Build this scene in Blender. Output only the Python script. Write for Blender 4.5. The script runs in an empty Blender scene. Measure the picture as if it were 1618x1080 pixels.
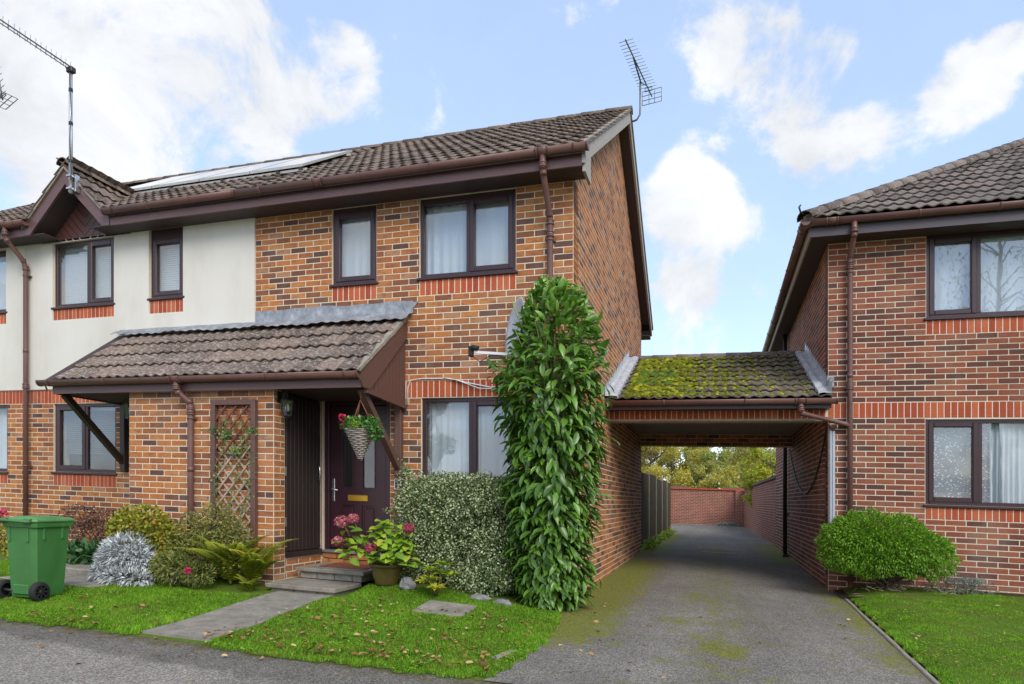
import bpy, math, random
import numpy as np
from mathutils import Vector
rnd = random.Random(11)
rng = np.random.default_rng(5)
scene = bpy.context.scene
COL = scene.collection
# ------------------------------------------------------------------ camera, sky, sun, exposure
cam_data = bpy.data.cameras.new('camera')
cam = bpy.data.objects.new('camera', cam_data); COL.objects.link(cam)
cam.location = (1.565, -7.206, 1.15)
cam.rotation_euler = (math.pi / 2, 0, math.atan(323 / 1009))
cam_data.sensor_width = 36; cam_data.lens = 1009 / 1618 * 36
cam_data.shift_y = 255 / 1618
cam_data.clip_start = .05; cam_data.clip_end = 2000
scene.camera = cam
SUN_EL, SUN_AZ = math.radians(40), math.radians(140)       # azimuth measured from +Y clockwise: behind the camera, a little right
world = bpy.data.worlds.new('World'); scene.world = world; world.use_nodes = True
def build_world():
    nt = world.node_tree; N = nt.nodes; L = nt.links; N.clear()
    out = N.new('ShaderNodeOutputWorld'); bg = N.new('ShaderNodeBackground')
    bg.inputs['Strength'].default_value = .15
    sky = N.new('ShaderNodeTexSky'); sky.sky_type = 'NISHITA'; sky.sun_disc = False
    sky.sun_elevation = SUN_EL; sky.sun_rotation = SUN_AZ; sky.air_density = 1.0; sky.dust_density = .6; sky.ozone_density = 1.6
    tc = N.new('ShaderNodeTexCoord')
    def math_(op, a, b=None, c=None):
        m = N.new('ShaderNodeMath'); m.operation = op
        for i, q in enumerate((a, b, c)):
            if q is None: continue
            if isinstance(q, (int, float)): m.inputs[i].default_value = q
            else: L.new(q, m.inputs[i])
        return m.outputs[0]
    # clouds: fractal noise on a flat cloud deck, gathered into the banks the day shows
    sep = N.new('ShaderNodeSeparateXYZ'); L.new(tc.outputs['Generated'], sep.inputs[0])
    den = math_('ADD', math_('MAXIMUM', sep.outputs[2], 0.0), .22)
    px = math_('DIVIDE', sep.outputs[0], den); py = math_('DIVIDE', sep.outputs[1], den)
    cmb = N.new('ShaderNodeCombineXYZ'); L.new(px, cmb.inputs[0]); L.new(py, cmb.inputs[1])
    n1 = N.new('ShaderNodeTexNoise'); n1.inputs['Scale'].default_value = 2.1; n1.inputs['Detail'].default_value = 10; n1.inputs['Roughness'].default_value = .6; n1.inputs['Distortion'].default_value = .25
    L.new(cmb.outputs[0], n1.inputs['Vector'])
    n2 = N.new('ShaderNodeTexNoise'); n2.inputs['Scale'].default_value = 16; n2.inputs['Detail'].default_value = 7; n2.inputs['Roughness'].default_value = .62
    L.new(tc.outputs['Generated'], n2.inputs['Vector'])
    n3 = N.new('ShaderNodeTexNoise'); n3.inputs['Scale'].default_value = 7; n3.inputs['Detail'].default_value = 8; n3.inputs['Roughness'].default_value = .62; n3.inputs['Distortion'].default_value = .4
    L.new(tc.outputs['Generated'], n3.inputs['Vector'])
    total = None
    BANKS = [(-0.7013, 0.5032, 0.5049, 0.1023, 0.8), (-0.6655, 0.5646, 0.4881, 0.1273, 0.9), (-0.5973, 0.6073, 0.5238, 0.1165, 0.95), (-0.5235, 0.662, 0.5364, 0.1065, 0.95), (-0.4544, 0.7084, 0.54, 0.064, 0.95), (-0.5719, 0.6629, 0.4831, 0.0927, 0.8), (-0.7432, 0.5333, 0.404, 0.1258, 0.9), (-0.672, 0.6136, 0.4146, 0.1064, 0.75), (-0.4549, 0.6812, 0.5736, 0.0489, 0.5), (-0.5539, 0.6007, 0.5765, 0.0449, 0.8), (0.006, 0.8349, 0.5504, 0.0577, 0.75), (0.0861, 0.8395, 0.5365, 0.0755, 1.0), (0.1346, 0.8396, 0.5263, 0.0387, 0.6), (0.0896, 0.8735, 0.4785, 0.0546, 0.75), (0.1276, 0.8856, 0.4465, 0.0588, 0.8), (0.1745, 0.8716, 0.4581, 0.048, 0.75), (0.2543, 0.8503, 0.4608, 0.0589, 0.85), (0.2846, 0.8308, 0.4783, 0.0558, 0.8), (0.3069, 0.8125, 0.4955, 0.0332, 0.7), (0.119, 0.9032, 0.4124, 0.0478, 0.4), (0.1933, 0.8954, 0.4012, 0.0495, 0.5), (-0.0514, 0.9052, 0.4219, 0.0712, 0.75), (-0.0615, 0.9298, 0.363, 0.0792, 0.68), (0.0148, 0.9163, 0.4001, 0.0514, 0.5), (0.0152, 0.9459, 0.3242, 0.088, 0.62), (-0.0545, 0.9607, 0.2724, 0.0929, 0.5), (-0.1815, 0.8122, 0.5545, 0.0351, 0.45), (-0.1431, 0.8289, 0.5408, 0.0265, 0.35), (0.013, 0.8067, 0.5908, 0.0861, 0.5), (-0.1433, 0.7844, 0.6035, 0.0492, 0.35), (-0.0259, 0.8907, 0.4539, 0.055, 0.6)]
    for (dx, dy, dz, rad, amp) in BANKS:
        d = N.new('ShaderNodeVectorMath'); d.operation = 'DISTANCE'; d.inputs[1].default_value = (dx, dy, dz)
        L.new(tc.outputs['Generated'], d.inputs[0])
        mr = N.new('ShaderNodeMapRange'); mr.interpolation_type = 'SMOOTHSTEP'
        mr.inputs[1].default_value = rad * 1.25; mr.inputs[2].default_value = rad * .2; mr.inputs[3].default_value = 0; mr.inputs[4].default_value = amp
        L.new(d.outputs['Value'], mr.inputs[0])
        total = mr.outputs[0] if total is None else math_('ADD', total, mr.outputs[0])
    total = math_('MINIMUM', total, 1.0)
    # away from the banks in view, the same broken cloud goes on all round
    fwd = math_('ADD', math_('MULTIPLY', sep.outputs[0], -.306), math_('MULTIPLY', sep.outputs[1], .952))
    mrb = N.new('ShaderNodeMapRange'); mrb.inputs[1].default_value = .55; mrb.inputs[2].default_value = .2; mrb.inputs[3].default_value = 0; mrb.inputs[4].default_value = .5
    L.new(fwd, mrb.inputs[0])
    total = math_('MAXIMUM', total, mrb.outputs[0])
    nn = math_('ADD', math_('MULTIPLY', n1.outputs[0], .3), math_('ADD', math_('MULTIPLY', n3.outputs[0], .45), math_('MULTIPLY', n2.outputs[0], .25)))
    dens = math_('ADD', math_('MULTIPLY', math_('SUBTRACT', nn, .5), 7.5), math_('SUBTRACT', math_('MULTIPLY', total, 1.2), .28))
    hz = N.new('ShaderNodeMapRange'); hz.inputs[1].default_value = .34; hz.inputs[2].default_value = .02; hz.inputs[3].default_value = 0; hz.inputs[4].default_value = .42
    L.new(sep.outputs[2], hz.inputs[0])
    dens = math_('ADD', dens, hz.outputs[0])
    mr = N.new('ShaderNodeMapRange'); mr.interpolation_type = 'SMOOTHSTEP'
    mr.inputs[1].default_value = .12; mr.inputs[2].default_value = .9; mr.inputs[3].default_value = .09; mr.inputs[4].default_value = .97
    L.new(dens, mr.inputs[0])
    hs = N.new('ShaderNodeMixRGB'); hs.blend_type = 'MULTIPLY'; hs.inputs[0].default_value = 1; hs.inputs[2].default_value = (1.25, 1.15, 1.18, 1)
    L.new(sky.outputs[0], hs.inputs[1])
    hb = N.new('ShaderNodeMixRGB'); hb.inputs[0].default_value = .6; hb.inputs[2].default_value = (1.32, 1.8, 2.42, 1); L.new(hs.outputs[0], hb.inputs[1])
    cs = N.new('ShaderNodeMapRange'); cs.inputs[1].default_value = .35; cs.inputs[2].default_value = .6; cs.inputs[3].default_value = .78; cs.inputs[4].default_value = 1.0; L.new(n3.outputs[0], cs.inputs[0])
    cc = N.new('ShaderNodeMixRGB'); cc.blend_type = 'MULTIPLY'; cc.inputs[0].default_value = 1; cc.inputs[1].default_value = (2.75, 2.81, 2.92, 1); L.new(cs.outputs[0], cc.inputs[2])
    mix = N.new('ShaderNodeMixRGB'); L.new(cc.outputs[0], mix.inputs[2])
    L.new(mr.outputs[0], mix.inputs[0]); L.new(hb.outputs[0], mix.inputs[1])
    L.new(mix.outputs[0], bg.inputs['Color']); L.new(bg.outputs[0], out.inputs['Surface'])
build_world()
sun_data = bpy.data.lights.new('sun', 'SUN'); sun_data.energy = 1.15; sun_data.angle = math.radians(34); sun_data.color = (1, .95, .88)
sun = bpy.data.objects.new('sun', sun_data); COL.objects.link(sun)
sd = Vector((math.sin(SUN_AZ) * math.cos(SUN_EL), math.cos(SUN_AZ) * math.cos(SUN_EL), math.sin(SUN_EL)))
sun.rotation_euler = sd.to_track_quat('Z', 'Y').to_euler(); sun.location = (6, -20, 20)
vs = scene.view_settings; vs.view_transform = 'Standard'; vs.look = 'None'; vs.gamma = 1; vs.use_curve_mapping = False
vs.exposure = 1.30
scene.cycles.use_denoising = True
scene.cycles.max_bounces = 8; scene.cycles.transparent_max_bounces = 12

# ------------------------------------------------------------------ helpers
FALL = .0364            # the street falls to the right; ground, brick courses and eaves all follow it
def V(x, y, z): return (x, y, z - FALL * x)
def sm01(t): t = min(1, max(0, t)); return t * t * (3 - 2 * t)
def drive_z(Y): return .0125 * (min(max(Y, -3.2), 8) + 3.2) - .01
def G(X, Y):
    """height of the ground above the datum"""
    d = drive_z(Y)
    if X > 3.05: return d + .11 * sm01((Y + 2.6) / 4.9) * sm01((X - 3.05) / .5)
    if Y < -3.2: return -.01
    l = .05 * min(1, max(0, (Y + 3.2) / 2)) + .12 * sm01((Y + 1.35) / .8); t = sm01(-X / 1.6)
    if Y > -1.5: l = l + (.05 - l) * sm01((-2.18 - X) / .14) * sm01((X + 3.75) / .3) * sm01((Y + 1.5) / .2)     # cut away at the steps
    return d * (1 - t) + l * t
ORG = {}
def tag(o, label=None, cat=None, group=None, kind=None):
    if label: o['label'] = label
    if cat: o['category'] = cat
    if group: o['group'] = group
    if kind: o['kind'] = kind
    return o
def thing(name, label, cat, org, group=None):
    o = bpy.data.objects.new(name, None); COL.objects.link(o)
    o.empty_display_size = .1; o.location = V(*org); ORG[o] = tuple(org)
    return tag(o, label, cat, group)
def place(o, parent, org):
    COL.objects.link(o); ORG[o] = tuple(org); w = V(*org)
    if parent is None: o.location = w
    else:
        p = V(*ORG[parent]); o.parent = parent; o.location = (w[0] - p[0], w[1] - p[1], w[2] - p[2])
    return o
def np_mesh(name, verts, loops, starts, totals, mat, tone=None, smooth=None):
    me = bpy.data.meshes.new(name)
    me.vertices.add(len(verts)); me.vertices.foreach_set('co', np.ascontiguousarray(verts, dtype=np.float32).ravel())
    me.loops.add(len(loops)); me.loops.foreach_set('vertex_index', np.ascontiguousarray(loops, dtype=np.int32))
    me.polygons.add(len(starts)); me.polygons.foreach_set('loop_start', np.ascontiguousarray(starts, dtype=np.int32))
    me.polygons.foreach_set('loop_total', np.ascontiguousarray(totals, dtype=np.int32))
    if smooth is not None: me.polygons.foreach_set('use_smooth', np.ascontiguousarray(smooth, dtype=bool))
    if tone is not None:
        a = me.attributes.new('tone', 'FLOAT', 'FACE'); a.data.foreach_set('value', np.ascontiguousarray(tone, dtype=np.float32))
    me.update(calc_edges=True); me.validate()
    if mat: me.materials.append(mat)
    return me
class MB:
    def __init__(s): s.v = []; s.f = []; s.t = []; s.s = []
    def add(s, vs_, fs, tone=.5, smooth=False):
        b = len(s.v); s.v += [tuple(p) for p in vs_]
        for f in fs: s.f.append([b + i for i in f]); s.t.append(tone); s.s.append(smooth)
        return s
    def box(s, x0, x1, y0, y1, z0, z1, tone=.5, bev=0, skip=''):
        if bev:
            b = bev; P = []
            for (ax, ix) in ((0, 0), (1, 1), (2, 2)): pass
            vid = {}
            X = (x0, x1); Y = (y0, y1); Z = (z0, z1); sg = (1, -1)
            for i in (0, 1):
                for j in (0, 1):
                    for k in (0, 1):
                        x, y, z = X[i], Y[j], Z[k]
                        vid[i, j, k, 0] = len(P); P.append((x, y + sg[j] * b, z + sg[k] * b))
                        vid[i, j, k, 1] = len(P); P.append((x + sg[i] * b, y, z + sg[k] * b))
                        vid[i, j, k, 2] = len(P); P.append((x + sg[i] * b, y + sg[j] * b, z))
            F = []
            q = lambda a, idx: [vid[c + (a,)] for c in idx]
            F += [q(0, [(0, 0, 0), (0, 0, 1), (0, 1, 1), (0, 1, 0)]), q(0, [(1, 0, 0), (1, 1, 0), (1, 1, 1), (1, 0, 1)])]
            F += [q(1, [(0, 0, 0), (1, 0, 0), (1, 0, 1), (0, 0, 1)]), q(1, [(0, 1, 0), (0, 1, 1), (1, 1, 1), (1, 1, 0)])]
            F += [q(2, [(0, 0, 0), (0, 1, 0), (1, 1, 0), (1, 0, 0)]), q(2, [(0, 0, 1), (1, 0, 1), (1, 1, 1), (0, 1, 1)])]
            for j in (0, 1):
                for k in (0, 1): F.append([vid[0, j, k, 1], vid[1, j, k, 1], vid[1, j, k, 2], vid[0, j, k, 2]])
            for i in (0, 1):
                for k in (0, 1): F.append([vid[i, 0, k, 0], vid[i, 1, k, 0], vid[i, 1, k, 2], vid[i, 0, k, 2]])
            for i in (0, 1):
                for j in (0, 1): F.append([vid[i, j, 0, 0], vid[i, j, 1, 0], vid[i, j, 1, 1], vid[i, j, 0, 1]])
            for i in (0, 1):
                for j in (0, 1):
                    for k in (0, 1): F.append([vid[i, j, k, 0], vid[i, j, k, 1], vid[i, j, k, 2]])
            return s.add(P, F, tone)
        P = [(x, y, z) for x in (x0, x1) for y in (y0, y1) for z in (z0, z1)]
        F = {'a': (0, 1, 3, 2), 'b': (4, 6, 7, 5), 'c': (0, 4, 5, 1), 'd': (2, 3, 7, 6), 'e': (0, 2, 6, 4), 'f': (1, 5, 7, 3)}
        return s.add(P, [F[k] for k in F if k not in skip], tone)
    def bar(s, p, q, w, d, tone=.5, up=(0, 1, 0)):
        """square bar from p to q: w across, d along 'up'"""
        p = Vector(p); q = Vector(q); a = (q - p).normalized(); u = Vector(up); u = (u - a * u.dot(a)).normalized(); c = a.cross(u)
        P = [o + c * (w / 2 * i) + u * (d / 2 * j) for o in (p, q) for (i, j) in ((-1, -1), (1, -1), (1, 1), (-1, 1))]
        return s.add(P, [(3, 2, 1, 0), (4, 5, 6, 7)] + [(i, (i + 1) % 4, 4 + (i + 1) % 4, 4 + i) for i in range(4)], tone)
    def tube(s, pts, r, n=8, tone=.5, cap=True, smooth=True):
        pts = [Vector(p) for p in pts]; m = len(pts)
        rr = r if isinstance(r, (list, tuple)) else [r] * m
        P = []; prev = None
        for i, p in enumerate(pts):
            t = ((pts[min(i + 1, m - 1)] - p).normalized() + (p - pts[max(i - 1, 0)]).normalized())
            if t.length < 1e-6: t = Vector((0, 0, 1))
            t.normalize()
            if prev is None: u = t.orthogonal().normalized()
            else: u = (prev - t * prev.dot(t)); u = u.normalized() if u.length > 1e-6 else t.orthogonal().normalized()
            prev = u; w = t.cross(u)
            P += [p + (u * math.cos(2 * math.pi * k / n) + w * math.sin(2 * math.pi * k / n)) * rr[i] for k in range(n)]
        F = [(i * n + k, i * n + (k + 1) % n, (i + 1) * n + (k + 1) % n, (i + 1) * n + k) for i in range(m - 1) for k in range(n)]
        s.add(P, F, tone, smooth)
        if cap:
            b = len(s.v) - len(P)
            s.f += [[b + k for k in range(n)][::-1], [b + (m - 1) * n + k for k in range(n)]]; s.t += [tone] * 2; s.s += [False] * 2
        return s
    def lathe(s, c, prof, n=20, tone=.5, smooth=True):
        P = [(c[0] + r * math.cos(2 * math.pi * k / n), c[1] + r * math.sin(2 * math.pi * k / n), c[2] + z) for (r, z) in prof for k in range(n)]
        F = [(i * n + k, i * n + (k + 1) % n, (i + 1) * n + (k + 1) % n, (i + 1) * n + k) for i in range(len(prof) - 1) for k in range(n)]
        return s.add(P, F, tone, smooth)
    def prism(s, poly, axis, a0, a1, tone=.5, smooth=False):
        """poly: 2-D points in the two axes other than 'axis' (kept in x,y,z order)"""
        def m(p, a): return (a, p[0], p[1]) if axis == 'x' else ((p[0], a, p[1]) if axis == 'y' else (p[0], p[1], a))
        n = len(poly); P = [m(p, a0) for p in poly] + [m(p, a1) for p in poly]
        s.add(P, [list(range(n))[::-1], list(range(n, 2 * n))], tone)
        b = len(s.v) - 2 * n
        for i in range(n):
            s.f.append([b + i, b + (i + 1) % n, b + n + (i + 1) % n, b + n + i]); s.t.append(tone); s.s.append(smooth)
        return s
    def rot(s, ang, c):
        ca, sa = math.cos(ang), math.sin(ang)
        s.v = [(c[0] + (x - c[0]) * ca - (y - c[1]) * sa, c[1] + (x - c[0]) * sa + (y - c[1]) * ca, z) for x, y, z in s.v]; return s
    def mesh(s, name, mat, org=(0, 0, 0)):
        v = np.array(s.v, dtype=float).reshape(-1, 3) - np.array(org); v[:, 2] -= FALL * v[:, 0]
        tot = [len(f) for f in s.f]; st = np.concatenate([[0], np.cumsum(tot)[:-1]]) if tot else []
        return np_mesh(name, v, [i for f in s.f for i in f], st, tot, mat, s.t, s.s)
    def build(s, name, mat, parent=None, org=None):
        if org is None: org = ORG[parent] if parent is not None else (0, 0, 0)
        return place(bpy.data.objects.new(name, s.mesh(name, mat, org)), parent, org)
def inst(name, mesh, parent, org):
    return place(bpy.data.objects.new(name, mesh), parent, org)
CAMP = np.array((1.565, -7.206, 1.15))
def cam_dist(x, y, z): return math.sqrt((x - 1.565) ** 2 + (y + 7.206) ** 2 + (z - 1.15) ** 2)

# ------------------------------------------------------------------ materials
def lin(r, g, b): return (r, g, b, 1)
class NT:
    def __init__(s, name):
        s.m = bpy.data.materials.new(name); s.m.use_nodes = True; s.t = s.m.node_tree; s.t.nodes.clear()
        s.out = s.n('ShaderNodeOutputMaterial')
    def n(s, k, **kw):
        o = s.t.nodes.new(k)
        for a, b in kw.items(): setattr(o, a, b)
        return o
    def l(s, a, b): s.t.links.new(a, b)
    def pos(s, scale=(1, 1, 1)):
        g = s.n('ShaderNodeNewGeometry'); m = s.n('ShaderNodeMapping'); m.inputs['Scale'].default_value = scale
        s.l(g.outputs['Position'], m.inputs[0]); return m.outputs[0]
    def noise(s, scale, detail=4, rough=.55, vec=None, dist=0):
        o = s.n('ShaderNodeTexNoise'); o.inputs['Scale'].default_value = scale; o.inputs['Detail'].default_value = detail
        o.inputs['Roughness'].default_value = rough; o.inputs['Distortion'].default_value = dist
        s.l(vec if vec is not None else s.pos(), o.inputs['Vector']); return o.outputs[0]
    def ramp(s, fac, stops, interp='LINEAR'):
        o = s.n('ShaderNodeValToRGB'); o.color_ramp.interpolation = interp; e = o.color_ramp.elements
        while len(e) < len(stops): e.new(.5)
        for i, (p, c) in enumerate(stops):
            e[i].position = p; e[i].color = c if isinstance(c, tuple) else (c, c, c, 1)
        s.l(fac, o.inputs[0]); return o.outputs[0]
    def mix(s, fac, a, b, mode='MIX'):
        o = s.n('ShaderNodeMixRGB', blend_type=mode)
        for i, q in enumerate((fac, a, b)):
            if isinstance(q, (int, float)): o.inputs[i].default_value = q if i == 0 else (q, q, q, 1)
            elif isinstance(q, tuple): o.inputs[i].default_value = q
            else: s.l(q, o.inputs[i])
        return o.outputs[0]
    def math(s, op, a, b=0.):
        o = s.n('ShaderNodeMath', operation=op)
        for i, q in enumerate((a, b)):
            if isinstance(q, (int, float)): o.inputs[i].default_value = q
            else: s.l(q, o.inputs[i])
        return o.outputs[0]
    def tone(s): 
        return s.n('ShaderNodeAttribute', attribute_name='tone').outputs['Fac']
    def bump(s, h, strength=.3, dist=.01):
        o = s.n('ShaderNodeBump'); o.inputs['Strength'].default_value = strength; o.inputs['Distance'].default_value = dist
        s.l(h, o.inputs['Height']); return o.outputs[0]
    def bsdf(s, col, rough=.8, bump=None, spec=.5, metal=0, coat=0):
        p = s.n('ShaderNodeBsdfPrincipled')
        for k, q in (('Base Color', col), ('Roughness', rough)):
            if isinstance(q, (int, float, tuple)): p.inputs[k].default_value = q
            else: s.l(q, p.inputs[k])
        p.inputs['Specular IOR Level'].default_value = spec; p.inputs['Metallic'].default_value = metal; p.inputs['Coat Weight'].default_value = coat
        if bump is not None: s.l(bump, p.inputs['Normal'])
        return p
    def done(s, sh): s.l(sh.outputs[0], s.out.inputs['Surface']); return s.m
def brick_mat(name, stops, speck=.5):
    t = NT(name); c = t.ramp(t.tone(), stops)
    flash = t.ramp(t.noise(7.5, 5, .65, t.pos((1, 1, 2.2))), [(.5, 0.), (.66, 1.)])
    c = t.mix(t.math('MULTIPLY', flash, speck), c, lin(.10, .058, .05))
    n = t.noise(60, 5, .7); c = t.mix(.55, c, t.ramp(n, [(.25, .6), (.75, 1.25)]), 'MULTIPLY')
    bloom = t.ramp(t.noise(1.3, 6, .65), [(.5, 0.), (.78, 1.)]); c = t.mix(t.math('MULTIPLY', bloom, .22), c, lin(.5, .42, .33))
    return t.done(t.bsdf(c, .88, t.bump(n, .5, .006), .25))
M = {}
M['brick_tan'] = brick_mat('multi_brick', [(0, lin(.105, .06, .052)), (.10, lin(.15, .072, .052)), (.17, lin(.21, .085, .044)), (.27, lin(.28, .108, .048)), (.4, lin(.41, .148, .048)), (.55, lin(.47, .178, .055)), (.7, lin(.49, .215, .075)), (.83, lin(.38, .124, .044)), (.92, lin(.33, .145, .08)), (1, lin(.5, .27, .135))])
M['brick_red'] = brick_mat('red_brown_brick', [(0, lin(.095, .05, .042)), (.25, lin(.15, .054, .036)), (.5, lin(.25, .075, .042)), (.75, lin(.315, .098, .05)), (1, lin(.25, .115, .068))], .3)
M['brick_soldier'] = brick_mat('orange_red_brick', [(0, lin(.33, .065, .03)), (.5, lin(.42, .085, .036)), (1, lin(.5, .13, .055))], .05)
def mortar(name, c):
    t = NT(name); n = t.noise(40, 4); cc = t.mix(.5, c, t.ramp(n, [(.2, .6), (.8, 1.2)]), 'MULTIPLY')
    return t.done(t.bsdf(cc, .95, t.bump(n, .4, .004), .1))
M['mortar'] = mortar('cream_mortar', lin(.74, .63, .47))
M['mortar_red'] = mortar('buff_mortar', lin(.68, .58, .46))
def simple(name, c, rough=.5, spec=.5, metal=0, var=.25, scale=12, bump=.05, coat=0):
    t = NT(name); n = t.noise(scale, 5, .6); cc = t.mix(var, c, t.ramp(n, [(.25, .4), (.75, 1.4)]), 'MULTIPLY')
    return t.done(t.bsdf(cc, rough, t.bump(t.noise(90, 3), bump, .004), spec, metal, coat))
def render_mat():
    t = NT('cream_render'); n = t.noise(1.1, 6, .65, t.pos((1, 1, .45))); f = t.noise(140, 3)
    c = t.ramp(n, [(.3, lin(.58, .55, .48)), (.55, lin(.665, .64, .575)), (.8, lin(.69, .665, .61))])
    st = t.ramp(t.noise(2.2, 6, .7, t.pos((3.5, 1, .35))), [(.6, 0.), (.85, 1.)]); c = t.mix(t.math('MULTIPLY', st, .25), c, lin(.42, .38, .3))
    return t.done(t.bsdf(c, .92, t.bump(f, .25, .004), .15))
M['render'] = render_mat()
def tile_mat(name, moss, base=(.15, .115, .092), lich_more=0):
    t = NT(name); tn = t.tone(); n = t.noise(9, 6, .68); f = t.noise(75, 4, .7)
    c = t.ramp(tn, [(0, lin(base[0] * .55, base[1] * .52, base[2] * .52)), (.5, lin(*base)), (1, lin(base[0] * 1.3, base[1] * 1.22, base[2] * 1.18))])
    c = t.mix(.7, c, t.ramp(f, [(.25, .45), (.75, 1.5)]), 'MULTIPLY')
    lich = t.ramp(t.noise(26, 5, .72), [(.54 - lich_more, 0.), (.66 - lich_more, 1.)]); c = t.mix(t.math('MULTIPLY', lich, .6), c, lin(.44, .4, .35))
    orn = t.ramp(t.noise(5.5, 5, .7, t.pos((1.3, .8, 1.1))), [(.68, 0.), (.76, 1.)]); c = t.mix(t.math('MULTIPLY', orn, .5), c, lin(.32, .17, .035))
    ms = t.ramp(n, [(.78 - moss * .4, 0.), (.86 - moss * .4, 1.)]); mc = t.ramp(f, [(.3, lin(.055, .058, .008)), (.7, lin(.17, .155, .02))])
    c = t.mix(t.math('MULTIPLY', ms, .85), c, mc)
    return t.done(t.bsdf(c, .92, t.bump(f, .7, .01), .2))
M['tile'] = tile_mat('brown_concrete_tile', .22)
M['tile_porch'] = tile_mat('weathered_brown_tile', .34, (.165, .125, .102), .05)
M['tile_mossy'] = tile_mat('mossy_tile', .62, (.15, .125, .1))
M['tile_grey'] = tile_mat('grey_brown_tile', .1, (.18, .152, .134))
def paint(name, c, worn, rough=.42, spec=.5):
    t = NT(name); n = t.noise(7, 6, .7, t.pos((.5, 1, 2.5))); g = t.noise(30, 4, .6, t.pos((.25, 1, 3)))
    cc = t.mix(.35, c, t.ramp(g, [(.3, .6), (.7, 1.45)]), 'MULTIPLY')
    w = t.ramp(n, [(.80 - worn, 0.), (.815 - worn, 1.)]); cc = t.mix(w, cc, lin(.5, .42, .36))
    return t.done(t.bsdf(cc, rough, t.bump(g, .15, .004), spec))
M['fascia'] = paint('plum_brown_painted_board', lin(.12, .062, .06), .12)
M['fascia_dark'] = paint('dark_painted_board', lin(.062, .045, .056), -.2)
M['soffit'] = paint('dark_brown_soffit', lin(.05, .03, .029), -.2, .6)
M['soffit_pale'] = simple('grey_soffit_board', lin(.3, .26, .21), .8)
M['barge_grey'] = paint('weathered_grey_board', lin(.36, .33, .30), .02, .85, .2)
M['brown_board'] = paint('brown_cladding_board', lin(.115, .058, .046), -.2, .45)
M['dark_board'] = paint('dark_stained_board', lin(.032, .021, .018), -.2, .5)
M['gable_board'] = paint('red_brown_cladding_board', lin(.085, .034, .03), -.2, .4)
M['frame'] = simple('dark_rosewood_frame', lin(.042, .020, .024), .33, .5, var=.2, scale=5)
M['gutter'] = simple('brown_gutter_plastic', lin(.15, .072, .06), .42, .5, var=.35, scale=4)
M['black'] = simple('black_plastic', lin(.018, .018, .018), .5)
M['rubber'] = simple('black_rubber', lin(.014, .014, .016), .75)
M['steel'] = simple('galvanised_steel', lin(.55, .56, .58), .4, .5, .85, .3)
M['chrome'] = simple('bright_steel', lin(.7, .7, .7), .2, .5, 1, .1)
M['brass'] = simple('polished_brass', lin(.75, .46, .06), .28, .5, .75, .15)
M['white_plastic'] = simple('white_plastic', lin(.72, .73, .74), .4, var=.1)
M['grey_plastic'] = simple('grey_plastic', lin(.42, .45, .5), .45, var=.1)
M['dish'] = simple('pale_grey_dish', lin(.5, .53, .58), .45, var=.15)
M['door'] = simple('dark_mahogany_door', lin(.045, .016, .022), .3, .5, var=.25, scale=4)
M['stone'] = simple('grey_rock', lin(.22, .22, .215), .9, .2, var=.7, scale=14, bump=.6)
M['pot'] = simple('olive_glazed_pot', lin(.13, .098, .03), .3, .5, var=.5, scale=6)
M['wicker'] = simple('grey_brown_wicker', lin(.36, .30, .26), .8, .3, var=.6, scale=30)
def bin_mat(name, c):
    t = NT(name); n = t.noise(5, 6, .7, t.pos((1, 1, .35))); c1 = t.mix(.5, c, t.ramp(n, [(.3, .7), (.7, 1.3)]), 'MULTIPLY')
    sc = t.ramp(t.noise(38, 5, .75), [(.66, 0.), (.72, 1.)]); c1 = t.mix(t.math('MULTIPLY', sc, .22), c1, lin(.3, .4, .28)); g = t.ramp(t.noise(9, 6, .75), [(.5, 0.), (.8, 1.)]); c1 = t.mix(t.math('MULTIPLY', g, .4), c1, lin(.07, .085, .045))
    return t.done(t.bsdf(c1, t.ramp(n, [(.3, .38), (.7, .62)]), t.bump(t.noise(120, 3), .08, .004), .45))
M['bin'] = bin_mat('green_plastic', lin(.046, .165, .04)); M['bin_lid'] = bin_mat('faded_green_plastic', lin(.085, .235, .075))
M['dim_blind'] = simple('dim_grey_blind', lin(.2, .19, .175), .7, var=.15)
M['bark'] = simple('brown_bark', lin(.11, .08, .055), .9, .2, var=.6, scale=20, bump=.5)
M['stem'] = simple('green_brown_stem', lin(.16, .15, .05), .7, .3, var=.4, scale=20)
M['shoot'] = simple('pale_green_shoot', lin(.26, .33, .08), .5, .4, var=.3)
M['tan_wood'] = simple('weathered_lattice_wood', lin(.42, .32, .24), .85, .2, var=.6, scale=16)
M['mahog_wood'] = simple('red_brown_lattice_wood', lin(.2, .075, .045), .8, .2, var=.5, scale=16)
M['aerial'] = simple('grey_aluminium', lin(.16, .165, .17), .45, .5, .5, .2)
M['silver_pole'] = simple('aluminium_pole', lin(.6, .61, .63), .35, .5, .6, .2)
M['panel_glass'] = simple('solar_glass', lin(.03, .035, .05), .07, .8, 0, .1, bump=0, coat=1)
M['panel_frame'] = simple('aluminium_panel_frame', lin(.5, .47, .41), .45, .5, .5, .2)
M['fence'] = simple('dark_weathered_fence', lin(.09, .066, .04), .9, .2, var=.7, scale=9)
M['concrete_post'] = simple('mossy_concrete_post', lin(.26, .27, .17), .9, .2, var=.4, scale=8)
M['rose_red'] = simple('pink_red_petal', lin(.62, .035, .13), .6, .3, var=.4, scale=30)
def lead_mat():
    t = NT('grey_lead'); n = t.noise(7, 6, .7); c = t.ramp(n, [(.3, lin(.17, .18, .195)), (.55, lin(.3, .32, .345)), (.72, lin(.5, .5, .5))])
    return t.done(t.bsdf(c, .5, t.bump(t.noise(14, 4), .6, .02), .5, .3))
M['lead'] = lead_mat()
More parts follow.
